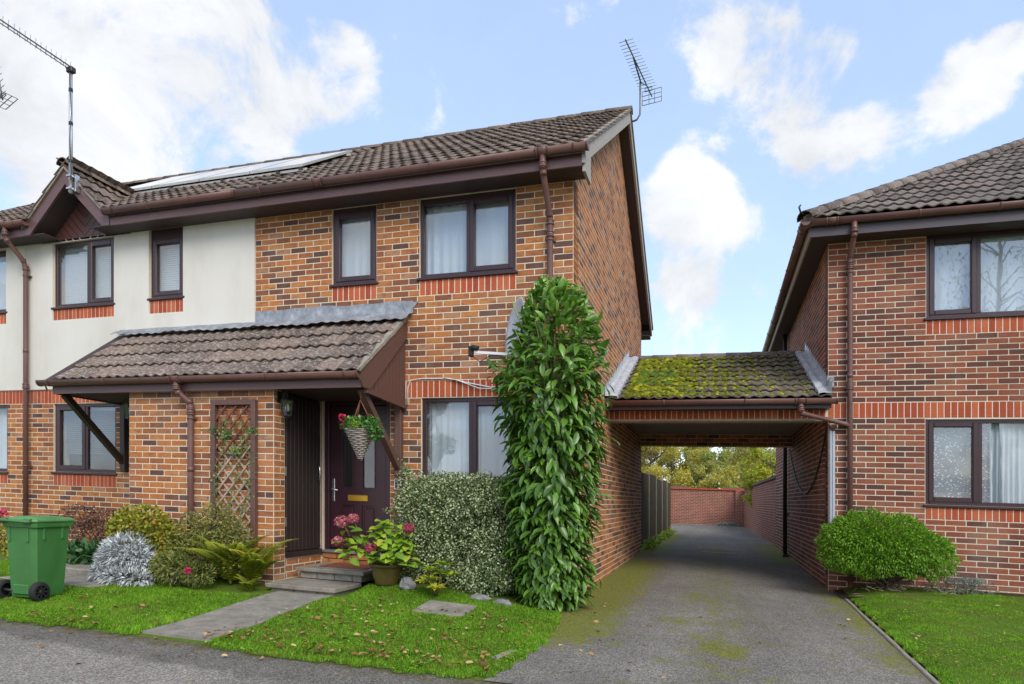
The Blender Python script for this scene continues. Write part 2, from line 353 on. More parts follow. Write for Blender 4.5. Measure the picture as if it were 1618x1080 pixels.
def lead_pale():
    t = NT('pale_lead'); n = t.noise(12, 6, .7); c = t.ramp(n, [(.3, lin(.33, .35, .38)), (.6, lin(.58, .6, .62)), (.8, lin(.7, .7, .68))])
    return t.done(t.bsdf(c, .5, t.bump(t.noise(14, 4), .5, .02), .5, .3))
M['lead_pale'] = lead_pale()
def glass_mat(name, tint, base_refl=.09):
    t = NT(name); fr = t.n('ShaderNodeFresnel'); fr.inputs[0].default_value = 1.5
    tr = t.n('ShaderNodeBsdfTransparent'); tr.inputs[0].default_value = tint
    gl = t.n('ShaderNodeBsdfGlossy'); gl.inputs['Roughness'].default_value = .015; gl.inputs[0].default_value = lin(.95, .97, 1)
    w = t.noise(1.7, 2, .5); t.l(t.bump(w, .05, .02), gl.inputs['Normal'])
    mx = t.n('ShaderNodeMixShader'); geo = t.n('ShaderNodeNewGeometry')     # only the outer face of a pane reflects
    t.l(t.math('MULTIPLY', t.math('ADD', t.math('MULTIPLY', fr.outputs[0], 1.6), base_refl), t.math('SUBTRACT', 1, geo.outputs['Backfacing'])), mx.inputs[0])
    t.l(tr.outputs[0], mx.inputs[1]); t.l(gl.outputs[0], mx.inputs[2]); return t.done(mx)
M['glass'] = glass_mat('window_glass', lin(.92, .95, .96))
M['lamp_glass'] = glass_mat('lantern_glass', lin(.7, .72, .7), .1)
def curtain_mat(name, c, dots=False):
    t = NT(name); f = t.noise(30, 3, .5, t.pos((6, 6, .4))); cc = t.mix(.3, c, t.ramp(f, [(.3, .75), (.7, 1.15)]), 'MULTIPLY')
    d = t.n('ShaderNodeBsdfDiffuse'); tl = t.n('ShaderNodeBsdfTranslucent'); tp = t.n('ShaderNodeBsdfTransparent')
    if dots:
        v = t.n('ShaderNodeTexVoronoi'); v.inputs['Scale'].default_value = 27; v.inputs['Randomness'].default_value = .8
        t.l(t.pos((1, .01, 1.3)), v.inputs['Vector']); dot = t.ramp(v.outputs['Distance'], [(.26, 1.), (.34, 0.)])
        cc = t.mix(dot, lin(.26, .29, .33), lin(.95, .95, .95))
    t.l(cc, d.inputs[0]); t.l(cc, tl.inputs[0])
    m1 = t.n('ShaderNodeMixShader'); m1.inputs[0].default_value = .25; t.l(d.outputs[0], m1.inputs[1]); t.l(tl.outputs[0], m1.inputs[2])
    m2 = t.n('ShaderNodeMixShader'); m2.inputs[0].default_value = .12; t.l(m1.outputs[0], m2.inputs[1]); t.l(tp.outputs[0], m2.inputs[2])
    return t.done(m2)
M['curtain'] = curtain_mat('white_net', lin(.86, .89, .92))
M['curtain_dots'] = curtain_mat('dotted_net', lin(.8, .8, .8), True)
M['blind'] = simple('pale_blind', lin(.62, .66, .7), .6, var=.1)
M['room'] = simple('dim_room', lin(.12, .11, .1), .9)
def leaf_mat(name, stops, rough=.42, trans=.22, spec=.45, vein=0, patch=None):
    t = NT(name); c = t.ramp(t.tone(), stops)
    if patch: c = t.mix(t.math('MULTIPLY', t.ramp(t.noise(2.3, 6, .7), [(.48, 0.), (.68, 1.)]), .6), c, patch); c = t.mix(.55, c, t.ramp(t.noise(.9, 4, .6), [(.3, .62), (.7, 1.3)]), 'MULTIPLY'); n = t.noise(18, 3); c = t.mix(.4, c, t.ramp(n, [(.3, .65), (.7, 1.35)]), 'MULTIPLY')
    p = t.bsdf(c, rough, None, spec); tl = t.n('ShaderNodeBsdfTranslucent'); t.l(c, tl.inputs[0])
    mx = t.n('ShaderNodeMixShader'); mx.inputs[0].default_value = trans; t.l(p.outputs[0], mx.inputs[1]); t.l(tl.outputs[0], mx.inputs[2]); return t.done(mx)
M['laurel'] = leaf_mat('glossy_laurel_leaf', [(0, lin(.06, .14, .02)), (.5, lin(.12, .26, .03)), (.85, lin(.19, .36, .04)), (1, lin(.32, .46, .07))], .33, .28, .65)
M['euonymus'] = leaf_mat('variegated_leaf', [(0, lin(.04, .085, .022)), (.48, lin(.11, .18, .045)), (.56, lin(.36, .43, .2)), (1, lin(.66, .69, .43))], .5)
M['conifer'] = leaf_mat('bright_conifer_spray', [(0, lin(.07, .18, .010)), (.5, lin(.155, .34, .014)), (1, lin(.27, .48, .025))], .6)
M['hydrangea'] = leaf_mat('lime_hydrangea_leaf', [(0, lin(.14, .27, .025)), (.6, lin(.28, .46, .035)), (1, lin(.46, .5, .05))], .45, .3)
M['petal'] = leaf_mat('dusky_pink_petal', [(0, lin(.28, .03, .06)), (.5, lin(.5, .1, .15)), (1, lin(.62, .3, .27))], .7, .3)
M['silver'] = leaf_mat('silver_felted_leaf', [(0, lin(.28, .31, .31)), (.5, lin(.5, .53, .53)), (1, lin(.74, .76, .76))], .85, .1, .2)
M['spirea'] = leaf_mat('yellow_green_leaf', [(0, lin(.11, .16, .015)), (.55, lin(.28, .3, .025)), (.85, lin(.48, .4, .035)), (1, lin(.4, .19, .03))])
M['berberis'] = leaf_mat('red_brown_leaf', [(0, lin(.09, .042, .035)), (.6, lin(.2, .085, .06)), (1, lin(.28, .17, .07))])
M['fern'] = leaf_mat('yellow_green_fern', [(0, lin(.2, .27, .015)), (.6, lin(.42, .46, .03)), (1, lin(.62, .54, .05))], .5, .45)
M['mixed'] = leaf_mat('dull_green_leaf', [(0, lin(.085, .12, .032)), (.6, lin(.23, .26, .055)), (1, lin(.42, .34, .07))])
M['deep'] = leaf_mat('deep_green_leaf', [(0, lin(.018, .06, .02)), (1, lin(.06, .17, .04))])
M['rhodo'] = leaf_mat('lime_yellow_leaf', [(0, lin(.13, .25, .02)), (.6, lin(.28, .4, .03)), (1, lin(.55, .48, .04))])
M['geranium'] = leaf_mat('geranium_leaf', [(0, lin(.03, .11, .025)), (.7, lin(.08, .22, .04)), (1, lin(.2, .4, .04))])
M['lavender'] = leaf_mat('grey_green_leaf', [(0, lin(.14, .19, .15)), (1, lin(.36, .42, .36))], .8)
M['tree_gold'] = leaf_mat('golden_autumn_leaf', [(0, lin(.37, .34, .06)), (.5, lin(.55, .49, .09)), (1, lin(.74, .64, .13))], .7, .45)
M['tree_olive'] = leaf_mat('olive_autumn_leaf', [(0, lin(.32, .33, .09)), (.5, lin(.46, .45, .12)), (1, lin(.62, .56, .15))], .7, .45)
M['tree_green'] = leaf_mat('mid_green_leaf', [(0, lin(.2, .26, .07)), (.6, lin(.34, .4, .1)), (1, lin(.5, .5, .12))], .7, .45)
M['tree_lime'] = leaf_mat('lime_leaf', [(0, lin(.22, .28, .02)), (.6, lin(.42, .46, .03)), (1, lin(.62, .56, .06))], .6, .4)
M['fallen'] = leaf_mat('dry_fallen_leaf', [(0, lin(.12, .05, .025)), (.45, lin(.30, .14, .055)), (.8, lin(.42, .27, .12)), (1, lin(.55, .42, .22))], .8, .1, .2)
M['grass'] = leaf_mat('grass_blade', [(0, lin(.085, .20, .010)), (.5, lin(.17, .36, .016)), (.9, lin(.27, .48, .028)), (1, lin(.46, .47, .1))], .6, .3, .25, patch=lin(.2, .24, .035))
M['moss'] = leaf_mat('moss_cushion', [(0, lin(.085, .085, .012)), (.3, lin(.12, .145, .01)), (.7, lin(.185, .21, .014)), (.92, lin(.36, .36, .03)), (.95, lin(.07, .13, .02)), (1, lin(.09, .165, .03))], .95, .1, .1)
def soil_mat():
    t = NT('lawn_soil'); n = t.noise(25, 5, .7); c = t.ramp(n, [(.3, lin(.05, .10, .010)), (.7, lin(.13, .19, .025))]); c = t.mix(t.ramp(t.noise(2.3, 6, .7), [(.5, 0.), (.7, 1.)]), c, lin(.12, .10, .035))
    return t.done(t.bsdf(c, .95, t.bump(n, .6, .02), .1))
M['soil'] = soil_mat()
M['earth'] = simple('dark_garden_earth', lin(.05, .034, .024), .95, .1, var=.7, scale=25, bump=.6)
def asphalt_mat(name, base, mossy):
    t = NT(name); vo = t.n('ShaderNodeTexVoronoi'); vo.inputs['Scale'].default_value = 120; t.l(t.pos(), vo.inputs['Vector']); f = t.mix(.4, vo.outputs['Color'], t.noise(90, 4, .8)); g = t.noise(1.0, 6, .65); m = t.noise(9, 5, .7)
    sp = t.ramp(f, [(.28, .42), (.44, .8), (.58, 1.2), (.76, 1.9)]); c = t.mix(1, lin(*base), sp, 'MULTIPLY')
    c = t.mix(.7, c, t.ramp(g, [(.3, .72), (.7, 1.25)]), 'MULTIPLY'); c = t.mix(.25, c, t.ramp(m, [(.3, .7), (.7, 1.25)]), 'MULTIPLY')
    wheel = t.noise(.8, 4, .6, t.pos((1.5, .22, 1))); c = t.mix(.35, c, t.ramp(wheel, [(.35, .65), (.65, 1.3)]), 'MULTIPLY')
    if not mossy:
        # a darker relaid strip along the lawn and a crust of moss and silt at its edge
        g_ = t.n('ShaderNodeNewGeometry'); sx = t.n('ShaderNodeSeparateXYZ'); t.l(g_.outputs['Position'], sx.inputs[0]); wob = t.math('MULTIPLY', t.math('SUBTRACT', t.noise(1.6, 4, .6), .5), .5)
        yy = t.math('ADD', sx.outputs[1], t.math('ADD', wob, t.math('MULTIPLY', sx.outputs[0], .05)))
        c = t.mix(1, c, t.ramp(t.math('ADD', yy, 4.5), [(.60, 1.16), (.68, .74)]), 'MULTIPLY')
        ed = t.math('ADD', t.math('MULTIPLY', t.math('ADD', sx.outputs[1], 3.62), 2.6), t.math('MULTIPLY', t.math('SUBTRACT', t.noise(9, 6, .75), .5), 2.6))
        c = t.mix(t.math('MULTIPLY', t.ramp(ed, [(.45, 0.), (.95, 1.)]), .85), c, t.ramp(t.noise(30, 4, .7), [(.35, lin(.045, .036, .015)), (.7, lin(.15, .13, .02))]))
    if mossy:
        # moss grows along the walls and down the crown between the wheel tracks
        g_ = t.n('ShaderNodeNewGeometry'); sx = t.n('ShaderNodeSeparateXYZ'); t.l(g_.outputs['Position'], sx.inputs[0])
        X, Y = sx.outputs[0], sx.outputs[1]
        def band(c0, w, y0, y1, amp):
            a = t.math('ABSOLUTE', t.math('SUBTRACT', X, c0)); a = t.math('SUBTRACT', 1, t.math('DIVIDE', a, w)); a = t.math('MAXIMUM', a, 0)
            if y0 is not None:
                yy = t.n('ShaderNodeMapRange'); t.l(Y, yy.inputs[0]); yy.inputs[1].default_value = y0; yy.inputs[2].default_value = y0 + .8
                y2 = t.n('ShaderNodeMapRange'); t.l(Y, y2.inputs[0]); y2.inputs[1].default_value = y1; y2.inputs[2].default_value = y1 - .8
                a = t.math('MULTIPLY', a, t.math('MULTIPLY', yy.outputs[0], y2.outputs[0]))
            return t.math('MULTIPLY', a, amp)
        tot = t.math('MAXIMUM', band(1.55, .6, -3.2, 11, .42), t.math('MAXIMUM', band(.15, .72, -2.4, 5.5, 1.9), t.math('MAXIMUM', band(.0, .8, 5.0, 15, 1.5), t.math('MAXIMUM', band(3.0, .42, -2.6, 4, .72), band(2.9, .75, 5.0, 12, 1.0)))))
        for (cx, cy, rx, ry, am) in ((1.6, -1.75, .32, .45, 1.0), (1.35, .9, .35, .6, .7), (1.55, 7.6, .6, .8, 1.0), (1.2, -.7, .22, .35, .7)):
            a = t.math('POWER', t.math('DIVIDE', t.math('SUBTRACT', X, cx), rx), 2); b = t.math('POWER', t.math('DIVIDE', t.math('SUBTRACT', Y, cy), ry), 2)
            tot = t.math('MAXIMUM', tot, t.math('MULTIPLY', t.math('MAXIMUM', t.math('SUBTRACT', 1, t.math('ADD', a, b)), 0), am))
        nz = t.noise(5.5, 6, .72); fz = t.noise(42, 3, .7)
        d = t.math('ADD', tot, t.math('ADD', t.math('MULTIPLY', t.math('SUBTRACT', nz, .5), 3.4), t.math('MULTIPLY', t.math('SUBTRACT', fz, .5), 2.6)))
        mk = t.ramp(d, [(.42, 0.), (.85, 1.)]); stain = t.ramp(t.math('ADD', tot, t.math('MULTIPLY', t.math('SUBTRACT', nz, .5), 2.4)), [(.12, 0.), (.8, 1.)])
        c = t.mix(t.math('MULTIPLY', stain, .42), c, lin(.058, .062, .022)); c = t.mix(t.math('MULTIPLY', mk, .8), c, t.ramp(fz, [(.35, lin(.08, .09, .01)), (.7, lin(.29, .29, .018))]))
    return t.done(t.bsdf(c, .9, t.bump(f, .9, .012), .3))
M['asphalt'] = asphalt_mat('worn_asphalt', (.215, .195, .165), False)
M['asphalt_mossy'] = asphalt_mat('mossy_asphalt', (.185, .168, .145), True)
def concrete_mat(name, c0, c1):
    t = NT(name); n = t.noise(6, 7, .7); f = t.noise(90, 3, .7); c = t.ramp(n, [(.3, lin(*c0)), (.7, lin(*c1))]); c = t.mix(.5, c, t.ramp(f, [(.25, .5), (.75, 1.4)]), 'MULTIPLY')
    v = t.ramp(t.noise(17, 4, .6), [(.66, 0.), (.7, 1.)]); c = t.mix(t.math('MULTIPLY', v, .6), c, lin(.5, .49, .45))
    ms = t.ramp(t.noise(4.5, 5, .7), [(.6, 0.), (.75, 1.)]); c = t.mix(t.math('MULTIPLY', ms, .4), c, lin(.09, .085, .03))
    return t.done(t.bsdf(c, .9, t.bump(f, .5, .008), .25))
M['concrete'] = concrete_mat('stained_concrete', (.17, .15, .12), (.33, .3, .25))
M['slab'] = concrete_mat('worn_paving_slab', (.16, .145, .12), (.33, .3, .25))
M['kerb'] = concrete_mat('mossy_kerb_concrete', (.2, .18, .14), (.36, .32, .26))
def far_brick():
    t = NT('old_red_brick'); b = t.n('ShaderNodeTexBrick'); g = t.n('ShaderNodeNewGeometry'); s = t.n('ShaderNodeSeparateXYZ'); t.l(g.outputs['Position'], s.inputs[0])
    c = t.n('ShaderNodeCombineXYZ'); t.l(t.math('ADD', s.outputs[0], s.outputs[1]), c.inputs[0]); t.l(t.math('ADD', s.outputs[2], t.math('MULTIPLY', s.outputs[0], FALL)), c.inputs[1]); t.l(c.outputs[0], b.inputs[0])
    b.inputs['Color1'].default_value = lin(.30, .075, .05); b.inputs['Color2'].default_value = lin(.2, .062, .045); b.inputs['Mortar'].default_value = lin(.42, .33, .25)
    b.inputs['Scale'].default_value = 1; b.inputs['Brick Width'].default_value = .2325; b.inputs['Row Height'].default_value = .0745; b.inputs['Mortar Size'].default_value = .008
    n = t.noise(2, 6, .7); col = t.mix(.6, b.outputs['Color'], t.ramp(n, [(.25, .55), (.75, 1.4)]), 'MULTIPLY')
    gr = t.ramp(t.noise(1.1, 5, .7), [(.5, 0.), (.75, 1.)]); col = t.mix(t.math('MULTIPLY', gr, .4), col, lin(.3, .2, .1))
    return t.done(t.bsdf(col, .9, t.bump(b.outputs['Fac'], -.4, .01), .2))
M['far_brick'] = far_brick()
# ------------------------------------------------------------------ builders for walls, roofs, windows
JN = .0122; BM = .2325; BH = .0745
VAR = {}
def brick_variants(key, ws, wz, axis, facing, n=12):
    """shared meshes of one brick, centred on the mortar plane; axis is the wall's running direction"""
    k = (key, ws, wz, axis, facing)
    if k not in VAR:
        VAR[k] = []
        for i in range(n):
            m = MB(); p = (.003 if axis == 'x' else .0012) + .002 * ((i * 7) % 5) / 4 * (axis == 'x')
            a, b = ws / 2, wz / 2; e = .0025
            F = [(-a + e, -b + e), (a - e, -b + e), (a - e, b - e), (-a + e, b - e)]; Bk = [(-a, -b), (a, -b), (a, b), (-a, b)]
            P = []
            for (q, dep) in ((F, p), (Bk, p - e), (Bk, -.012)):
                for (s_, z_) in q:
                    if axis == 'x': P.append((s_, facing * dep, z_))
                    else: P.append((facing * dep, s_, z_))
            fs = [(0, 1, 2, 3)] + [(r * 4 + j, (r + 1) * 4 + j, (r + 1) * 4 + (j + 1) % 4, r * 4 + (j + 1) % 4) for r in (0, 1) for j in range(4)]
            if (axis == 'x') == (facing > 0): fs = [f[::-1] for f in fs]
            m.add(P, fs, (i + .5) / n); VAR[k].append(m.mesh('brick', M[key]))
    return VAR[k]
def courses(s0, s1, z0, z1, openings=(), top=None, anchor=0., half0=0):
    """stretcher bond: list of (a, b, z0, z1)"""
    n = max(1, round((z1 - z0) / BH)); h = (z1 - z0) / n; out = []
    for k in range(n):
        za, zb = z0 + k * h, z0 + (k + 1) * h
        segs = [(s0, s1)]
        if top is not None:
            lo, hi = top(zb); segs = [(max(s0, lo), min(s1, hi))] if min(s1, hi) - max(s0, lo) > .04 else []
        for (a0, a1, b0, b1) in openings:
            if b0 < zb - .01 and b1 > za + .01:
                ns = []
                for (p, q) in segs:
                    if a0 > p: ns.append((p, min(q, a0)))
                    if a1 < q: ns.append((max(p, a1), q))
                segs = [(p, q) for (p, q) in ns if q - p > .03]
        off = anchor + ((k + half0) % 2) * BM / 2
        for (p, q) in segs:
            g = math.floor((p - off) / BM) * BM + off
            cuts = [p]
            while g < q - .03:
                if g > p + .03: cuts.append(g)
                g += BM
            cuts.append(q)
            out += [(cuts[i], cuts[i + 1], za, zb) for i in range(len(cuts) - 1)]
    return out
def soldiers(s0, s1, z0, z1):
    n = max(1, round((s1 - s0) / .0765)); w = (s1 - s0) / n
    return [(s0 + i * w, s0 + (i + 1) * w, z0, z1) for i in range(n)]
class Wall:
    """collects bricks of one wall part, then emits the largest-in-view as objects and the rest as one mesh"""
    def __init__(s, part): s.part = part; s.items = []
    def put(s, bricks, key, axis, plane, facing, name='brick', hidden=None, vis=True):
        for b in bricks:
            sc, zc = (b[0] + b[1]) / 2, (b[2] + b[3]) / 2
            x, y = (sc, plane) if axis == 'x' else (plane, sc)
            d = cam_dist(x, y, zc); cosf = abs((7.206 + y) if axis == 'x' else (x - 1.565)) / d
            size = (b[1] - b[0]) * cosf / d
            if not vis or (hidden and hidden(x, y, zc)): size = -1
            s.items.append((size, b, key, axis, plane, facing, name, s.part))
def emit_bricks(walls, quota):
    items = [i for w in walls for i in w.items]
    full = [i for i in items if i[0] > 0 and (i[6] != 'brick' or abs(i[1][1] - i[1][0] - BM) < .004) and i[0] * 1009 > (9.5 if i[6] == 'brick' else 6)]
    chosen = set()
    for nm in set(i[6] for i in items):
        ch = sorted([i for i in full if i[6] == nm], key=lambda i: -i[0])[:quota]
        chosen |= set(id(i) for i in ch)
    rest = {}
    for it in items:
        size, b, key, axis, plane, facing, nm, part = it
        sc, zc = (b[0] + b[1]) / 2, (b[2] + b[3]) / 2
        if id(it) in chosen:
            vs_ = brick_variants(key, round(b[1] - b[0] - JN, 4), round(b[3] - b[2] - JN, 4), axis, facing)
            inst(nm, rnd.choice(vs_), part, (sc, plane, zc) if axis == 'x' else (plane, sc, zc))
        else:
            m = rest.setdefault((part, key), MB()); p = (.003 + rnd.random() * .002) if axis == 'x' else .0012 + rnd.random() * .0006
            a0, a1, z0, z1 = b[0] + JN / 2, b[1] - JN / 2, b[2] + JN / 2, b[3] - JN / 2
            q = [(a0, z0), (a1, z0), (a1, z1), (a0, z1)]
            P = [((s_, plane + facing * dp, z_) if axis == 'x' else (plane + facing * dp, s_, z_)) for dp in (p, -.012) for (s_, z_) in q]
            fs = [(0, 1, 2, 3)] + [(j, 4 + j, 4 + (j + 1) % 4, (j + 1) % 4) for j in range(4)]
            if (axis == 'x') == (facing > 0): fs = [f[::-1] for f in fs]
            m.add(P, fs, rnd.random())
    for (part, key), m in rest.items(): tag(m.build('brickwork', M[key], part), kind='stuff')
def core(m, s0, s1, z0, z1, axis, plane, facing, openings=(), thick=.12):
    """the mortar body behind the bricks, with true openings and reveals"""
    ss = sorted({s0, s1, *[min(max(o[i], s0), s1) for o in openings for i in (0, 1)]}); zz = sorted({z0, z1, *[min(max(o[i], z0), z1) for o in openings for i in (2, 3)]})
    P = lambda s_, z_, d: (s_, plane - facing * d, z_) if axis == 'x' else (plane - facing * d, s_, z_)
    inop = lambda a, b: any(o[0] < a < o[1] and o[2] < b < o[3] for o in openings)
    for i in range(len(ss) - 1):
        for j in range(len(zz) - 1):
            if inop((ss[i] + ss[i + 1]) / 2, (zz[j] + zz[j + 1]) / 2): continue
            for d in (0, thick): m.add([P(ss[i], zz[j], d), P(ss[i + 1], zz[j], d), P(ss[i + 1], zz[j + 1], d), P(ss[i], zz[j + 1], d)], [(0, 1, 2, 3)])
    for o in list(openings) + [(s0, s1, z0, z1)]:
        a = [(o[0], o[2]), (o[1], o[2]), (o[1], o[3]), (o[0], o[3])]
        for k in range(4):
            (p, q), (r, t) = a[k], a[(k + 1) % 4]
            m.add([P(p, q, 0), P(r, t, 0), P(r, t, thick), P(p, q, thick)], [(0, 1, 2, 3)])
def window(house, x0, x1, z0, z1, y, mull, sashes, label=None, sill=True, head=0, wide=.035):
    """frame > sash, pane, sill. mull: mullion centres; sashes: indexes of lights that open"""
    f = MB(); d0, d1 = y + .022, y + .095; w = .05
    f.box(x0, x0 + w, d0, d1, z0, z1, bev=.005); f.box(x1 - w, x1, d0, d1, z0, z1, bev=.005)
    f.box(x0 + w, x1 - w, d0 + .001, d1, z0, z0 + w, bev=.005); f.box(x0 + w, x1 - w, d0 + .001, d1, z1 - w - head, z1, bev=.005)
    for mx in mull: f.box(mx - .028, mx + .028, d0 + .002, d1, z0 + w, z1 - w - head, bev=.004)
    wi = f.build('window', M['frame'], house, ((x0 + x1) / 2, y, z0))
    if label: wi['label'] = label
    edges = [x0 + w] + [e for mx in mull for e in (mx - .028, mx + .028)] + [x1 - w]
    za, zb = z0 + w, z1 - w - head
    for i in range(len(edges) // 2):
        a, b = edges[2 * i], edges[2 * i + 1]; c0, c1, e0, e1 = a, b, za, zb
        if i in sashes:
            s_ = MB(); t = .052; o = -.012; yy = d0 - .012
            s_.box(a + o, a + t, yy, d1 - .02, za + o, zb - o, bev=.008); s_.box(b - t, b - o, yy, d1 - .02, za + o, zb - o, bev=.008)
            s_.box(a + t, b - t, yy + .001, d1 - .02, za + o, za + t, bev=.008); s_.box(a + t, b - t, yy + .001, d1 - .02, zb - t, zb - o, bev=.008)
            s_.build('sash', M['frame'], wi); c0, c1, e0, e1 = a + t, b - t, za + t, zb - t
        MB().box(c0 - .006, c1 + .006, y + .048, y + .054, e0 - .006, e1 + .006).build('pane', M['glass'], wi)
    if sill: MB().box(x0 - .03, x1 + .03, y - .03, y + .06, z0 - wide, z0 - .002, bev=.006).build('sill', M['frame'], wi)
    return wi
def curtain(x0, x1, z0, z1, y, label, mat='curtain', seed=0, folds=9, amp=.014, group='net curtains', gap=None):
    r = random.Random(seed); n = 90; m = MB(); ph = [r.uniform(0, 6) for _ in range(4)]; fr = [folds * r.uniform(.7, 1.3) for _ in range(4)]
    P = []; rows = 6
    for j in range(rows + 1):
        for i in range(n + 1):
            t = i / n; k = j / rows
            w = sum(math.sin(6.283 * fr[q] * (t + .012 * math.sin(3 * k + q) ) + ph[q]) for q in range(4)) / 4
            P.append((x0 + (x1 - x0) * t, y + amp * w * (1.15 - .3 * k), z0 + (z1 - z0) * k))
    m.add(P, [(j * (n + 1) + i, j * (n + 1) + i + 1, (j + 1) * (n + 1) + i + 1, (j + 1) * (n + 1) + i) for j in range(rows) for i in range(n)], .5, True)
    org = ((x0 + x1) / 2, y, z0)
    return tag(m.build('net_curtain', M[mat], None, org), label, 'curtain', group)
# roof tiles: a double-roll concrete tile, laid .30 wide at a .345 gauge
TW = .30; TG = .335
def tile_mesh(key, U, W, N, n=5, half=False):
    k = ('tile', key, tuple(U), tuple(W), half)
    if k not in VAR:
        VAR[k] = []
        U, W, N = Vector(U), Vector(W), Vector(N); seg = 6 if half else 12; wd = TW / 2 if half else TW
        for i in range(n):
            m = MB(); P = []
            for (w_, th) in ((0, 0), (TG + .055, 0)):
                for lay in (0, 1):
                    for q in range(seg + 1):
                        u = wd * q / seg; c = .5 - .5 * math.cos(2 * math.pi * u / (TW / 2)); nn = .024 * c ** 1.25 + .027 * (1 - w_ / TG) - (.015 if lay == 0 else 0)
                        P.append(tuple(U * (u + .001) + W * w_ + N * nn))
            s1 = seg + 1; F = []
            for q in range(seg):
                F.append((s1 + q, s1 + q + 1, 3 * s1 + q + 1, 3 * s1 + q))        # top
                F.append((q, q + 1, s1 + q + 1, s1 + q))                          # nose
            F += [(0, s1, 3 * s1, 2 * s1), (seg, 2 * s1 + seg, 3 * s1 + seg, s1 + seg)]
            m.add(P, F, (i + .5) / n); m.s = [False] * len(m.s); VAR[k].append(m.mesh('roof_tile', M[key]))
    return VAR[k]
def lay_tiles(part, key, O, U, W, N, ncol, nrow, keep=None, jit=.004):
    """O: eave corner; U along the eave, W up the slope, N out of the roof"""
    ms = tile_mesh(key, U, W, N); n = 0; O, U, W, N = Vector(O), Vector(U), Vector(W), Vector(N)
    for r in range(nrow):
        for c in range(ncol):
            p = O + U * (TW * c) + W * (TG * r)
            if keep and not keep(p + U * TW / 2 + W * TG / 2, c, r): continue
            p = p + N * rnd.uniform(-jit, jit) + W * rnd.uniform(-jit, jit)
            inst('roof_tile', rnd.choice(ms), part, tuple(p)); n += 1
    return n
def ridge_run(part, key, a, b, r=.11, name='ridge_tile', step=.42):
    a, b = Vector(a), Vector(b); d = b - a; n = max(1, round(d.length / step)); st = d / n
    t = d.normalized(); side = t.cross(Vector((0, 0, 1))).normalized(); up = side.cross(t).normalized(); ms = []
    for v in range(3):
        m = MB(); P = []; seg = 8
        for (k, rr) in ((-.012, r + .006), (1.03, r - .004)):
            for lay in (0, -.014):
                for q in range(seg + 1):
                    an = math.pi * q / seg; P.append(tuple(st * k + side * ((rr + lay) * math.cos(an)) + up * ((rr + lay) * math.sin(an) * .9 - .05)))
        s1 = seg + 1; F = []
        for q in range(seg): F += [(q, q + 1, 2 * s1 + q + 1, 2 * s1 + q), (q, s1 + q, s1 + q + 1, q + 1), (2 * s1 + q, 2 * s1 + q + 1, 3 * s1 + q + 1, 3 * s1 + q)]
        m.add(P, F, (v + .5) / 3, True); ms.append(m.mesh(name, M[key]))
    for i in range(n): inst(name, rnd.choice(ms), part, tuple(a + st * i))
def half_round(m, x0, x1, y, z, r=.058, axis='x', tone=.5):
    """half-round gutter seen from below, open on top with a thickness"""
    seg = 10; out = [(y + r * math.cos(math.pi + math.pi * k / seg), z + r * math.sin(math.pi + math.pi * k / seg)) for k in range(seg + 1)]
    inn = [(y + (r - .006) * math.cos(2 * math.pi - math.pi * k / seg), z + (r - .006) * math.sin(2 * math.pi - math.pi * k / seg)) for k in range(seg + 1)]
    lip0 = [(y - r, z + .012)]; lip1 = [(y + r, z + .012)]
    poly = out + lip1 + [(y + r - .006, z + .012)] + inn + [(y - r + .006, z + .012)] + lip0
    m.prism(poly, axis, x0, x1, tone, True)
def gutter(house, x0, x1, y, z, axis='x', brackets=(), unions=(), r=.058, name='gutter'):
    m = MB(); half_round(m, x0, x1, y, z, r, axis)
    half_round(m, x0 - .006, x0 + .012, y, z, r + .004, axis); half_round(m, x1 - .012, x1 + .006, y, z, r + .004, axis)
    for e in (x0 + .001, x1 - .001):
        pl = [(y + (r - .002) * math.cos(math.pi + math.pi * k / 10), z + (r - .002) * math.sin(math.pi + math.pi * k / 10)) for k in range(11)]
        m.prism(pl, axis, e - .002, e + .002)
    g = m.build(name, M['gutter'], house)
    for b in brackets:
        k = MB(); half_round(k, b - .014, b + .014, y, z + .002, r + .008, axis); k.build('bracket', M['gutter'], g)
    for b in unions:
        k = MB(); half_round(k, b - .065, b + .065, y, z + .001, r + .006, axis); half_round(k, b - .075, b - .055, y, z + .001, r + .012, axis); half_round(k, b + .055, b + .075, y, z + .001, r + .012, axis); k.build('union', M['gutter'], g)
    return g
def downpipe(house, pts, r=.035, collars=(), clips=(), mat='gutter', back=.06):
    m = MB(); m.tube(pts, r, 12)
    for p in pts[1:-1]: m.tube([(p[0], p[1], p[2] - .03), (p[0], p[1], p[2] + .03)], r + .003, 12)
    d = m.build('downpipe', M[mat], house)
    for (p, q) in collars:
        c = MB(); pp, qq = Vector(p), Vector(q); c.tube([pp, qq], r + .007, 12)
        for t in (0, 1): e = pp.lerp(qq, t); c.tube([e - (qq - pp).normalized() * .008, e + (qq - pp).normalized() * .008], r + .011, 12)
        c.build('pipe_socket', M[mat], d)
    for (x, y, z) in clips:
        c = MB(); c.tube([(x, y, z - .012), (x, y, z + .012)], r + .006, 12); c.box(x - .055, x + .055, y + r * .6, y + back, z - .011, z + .011); c.build('pipe_clip', M[mat], d)
    return d
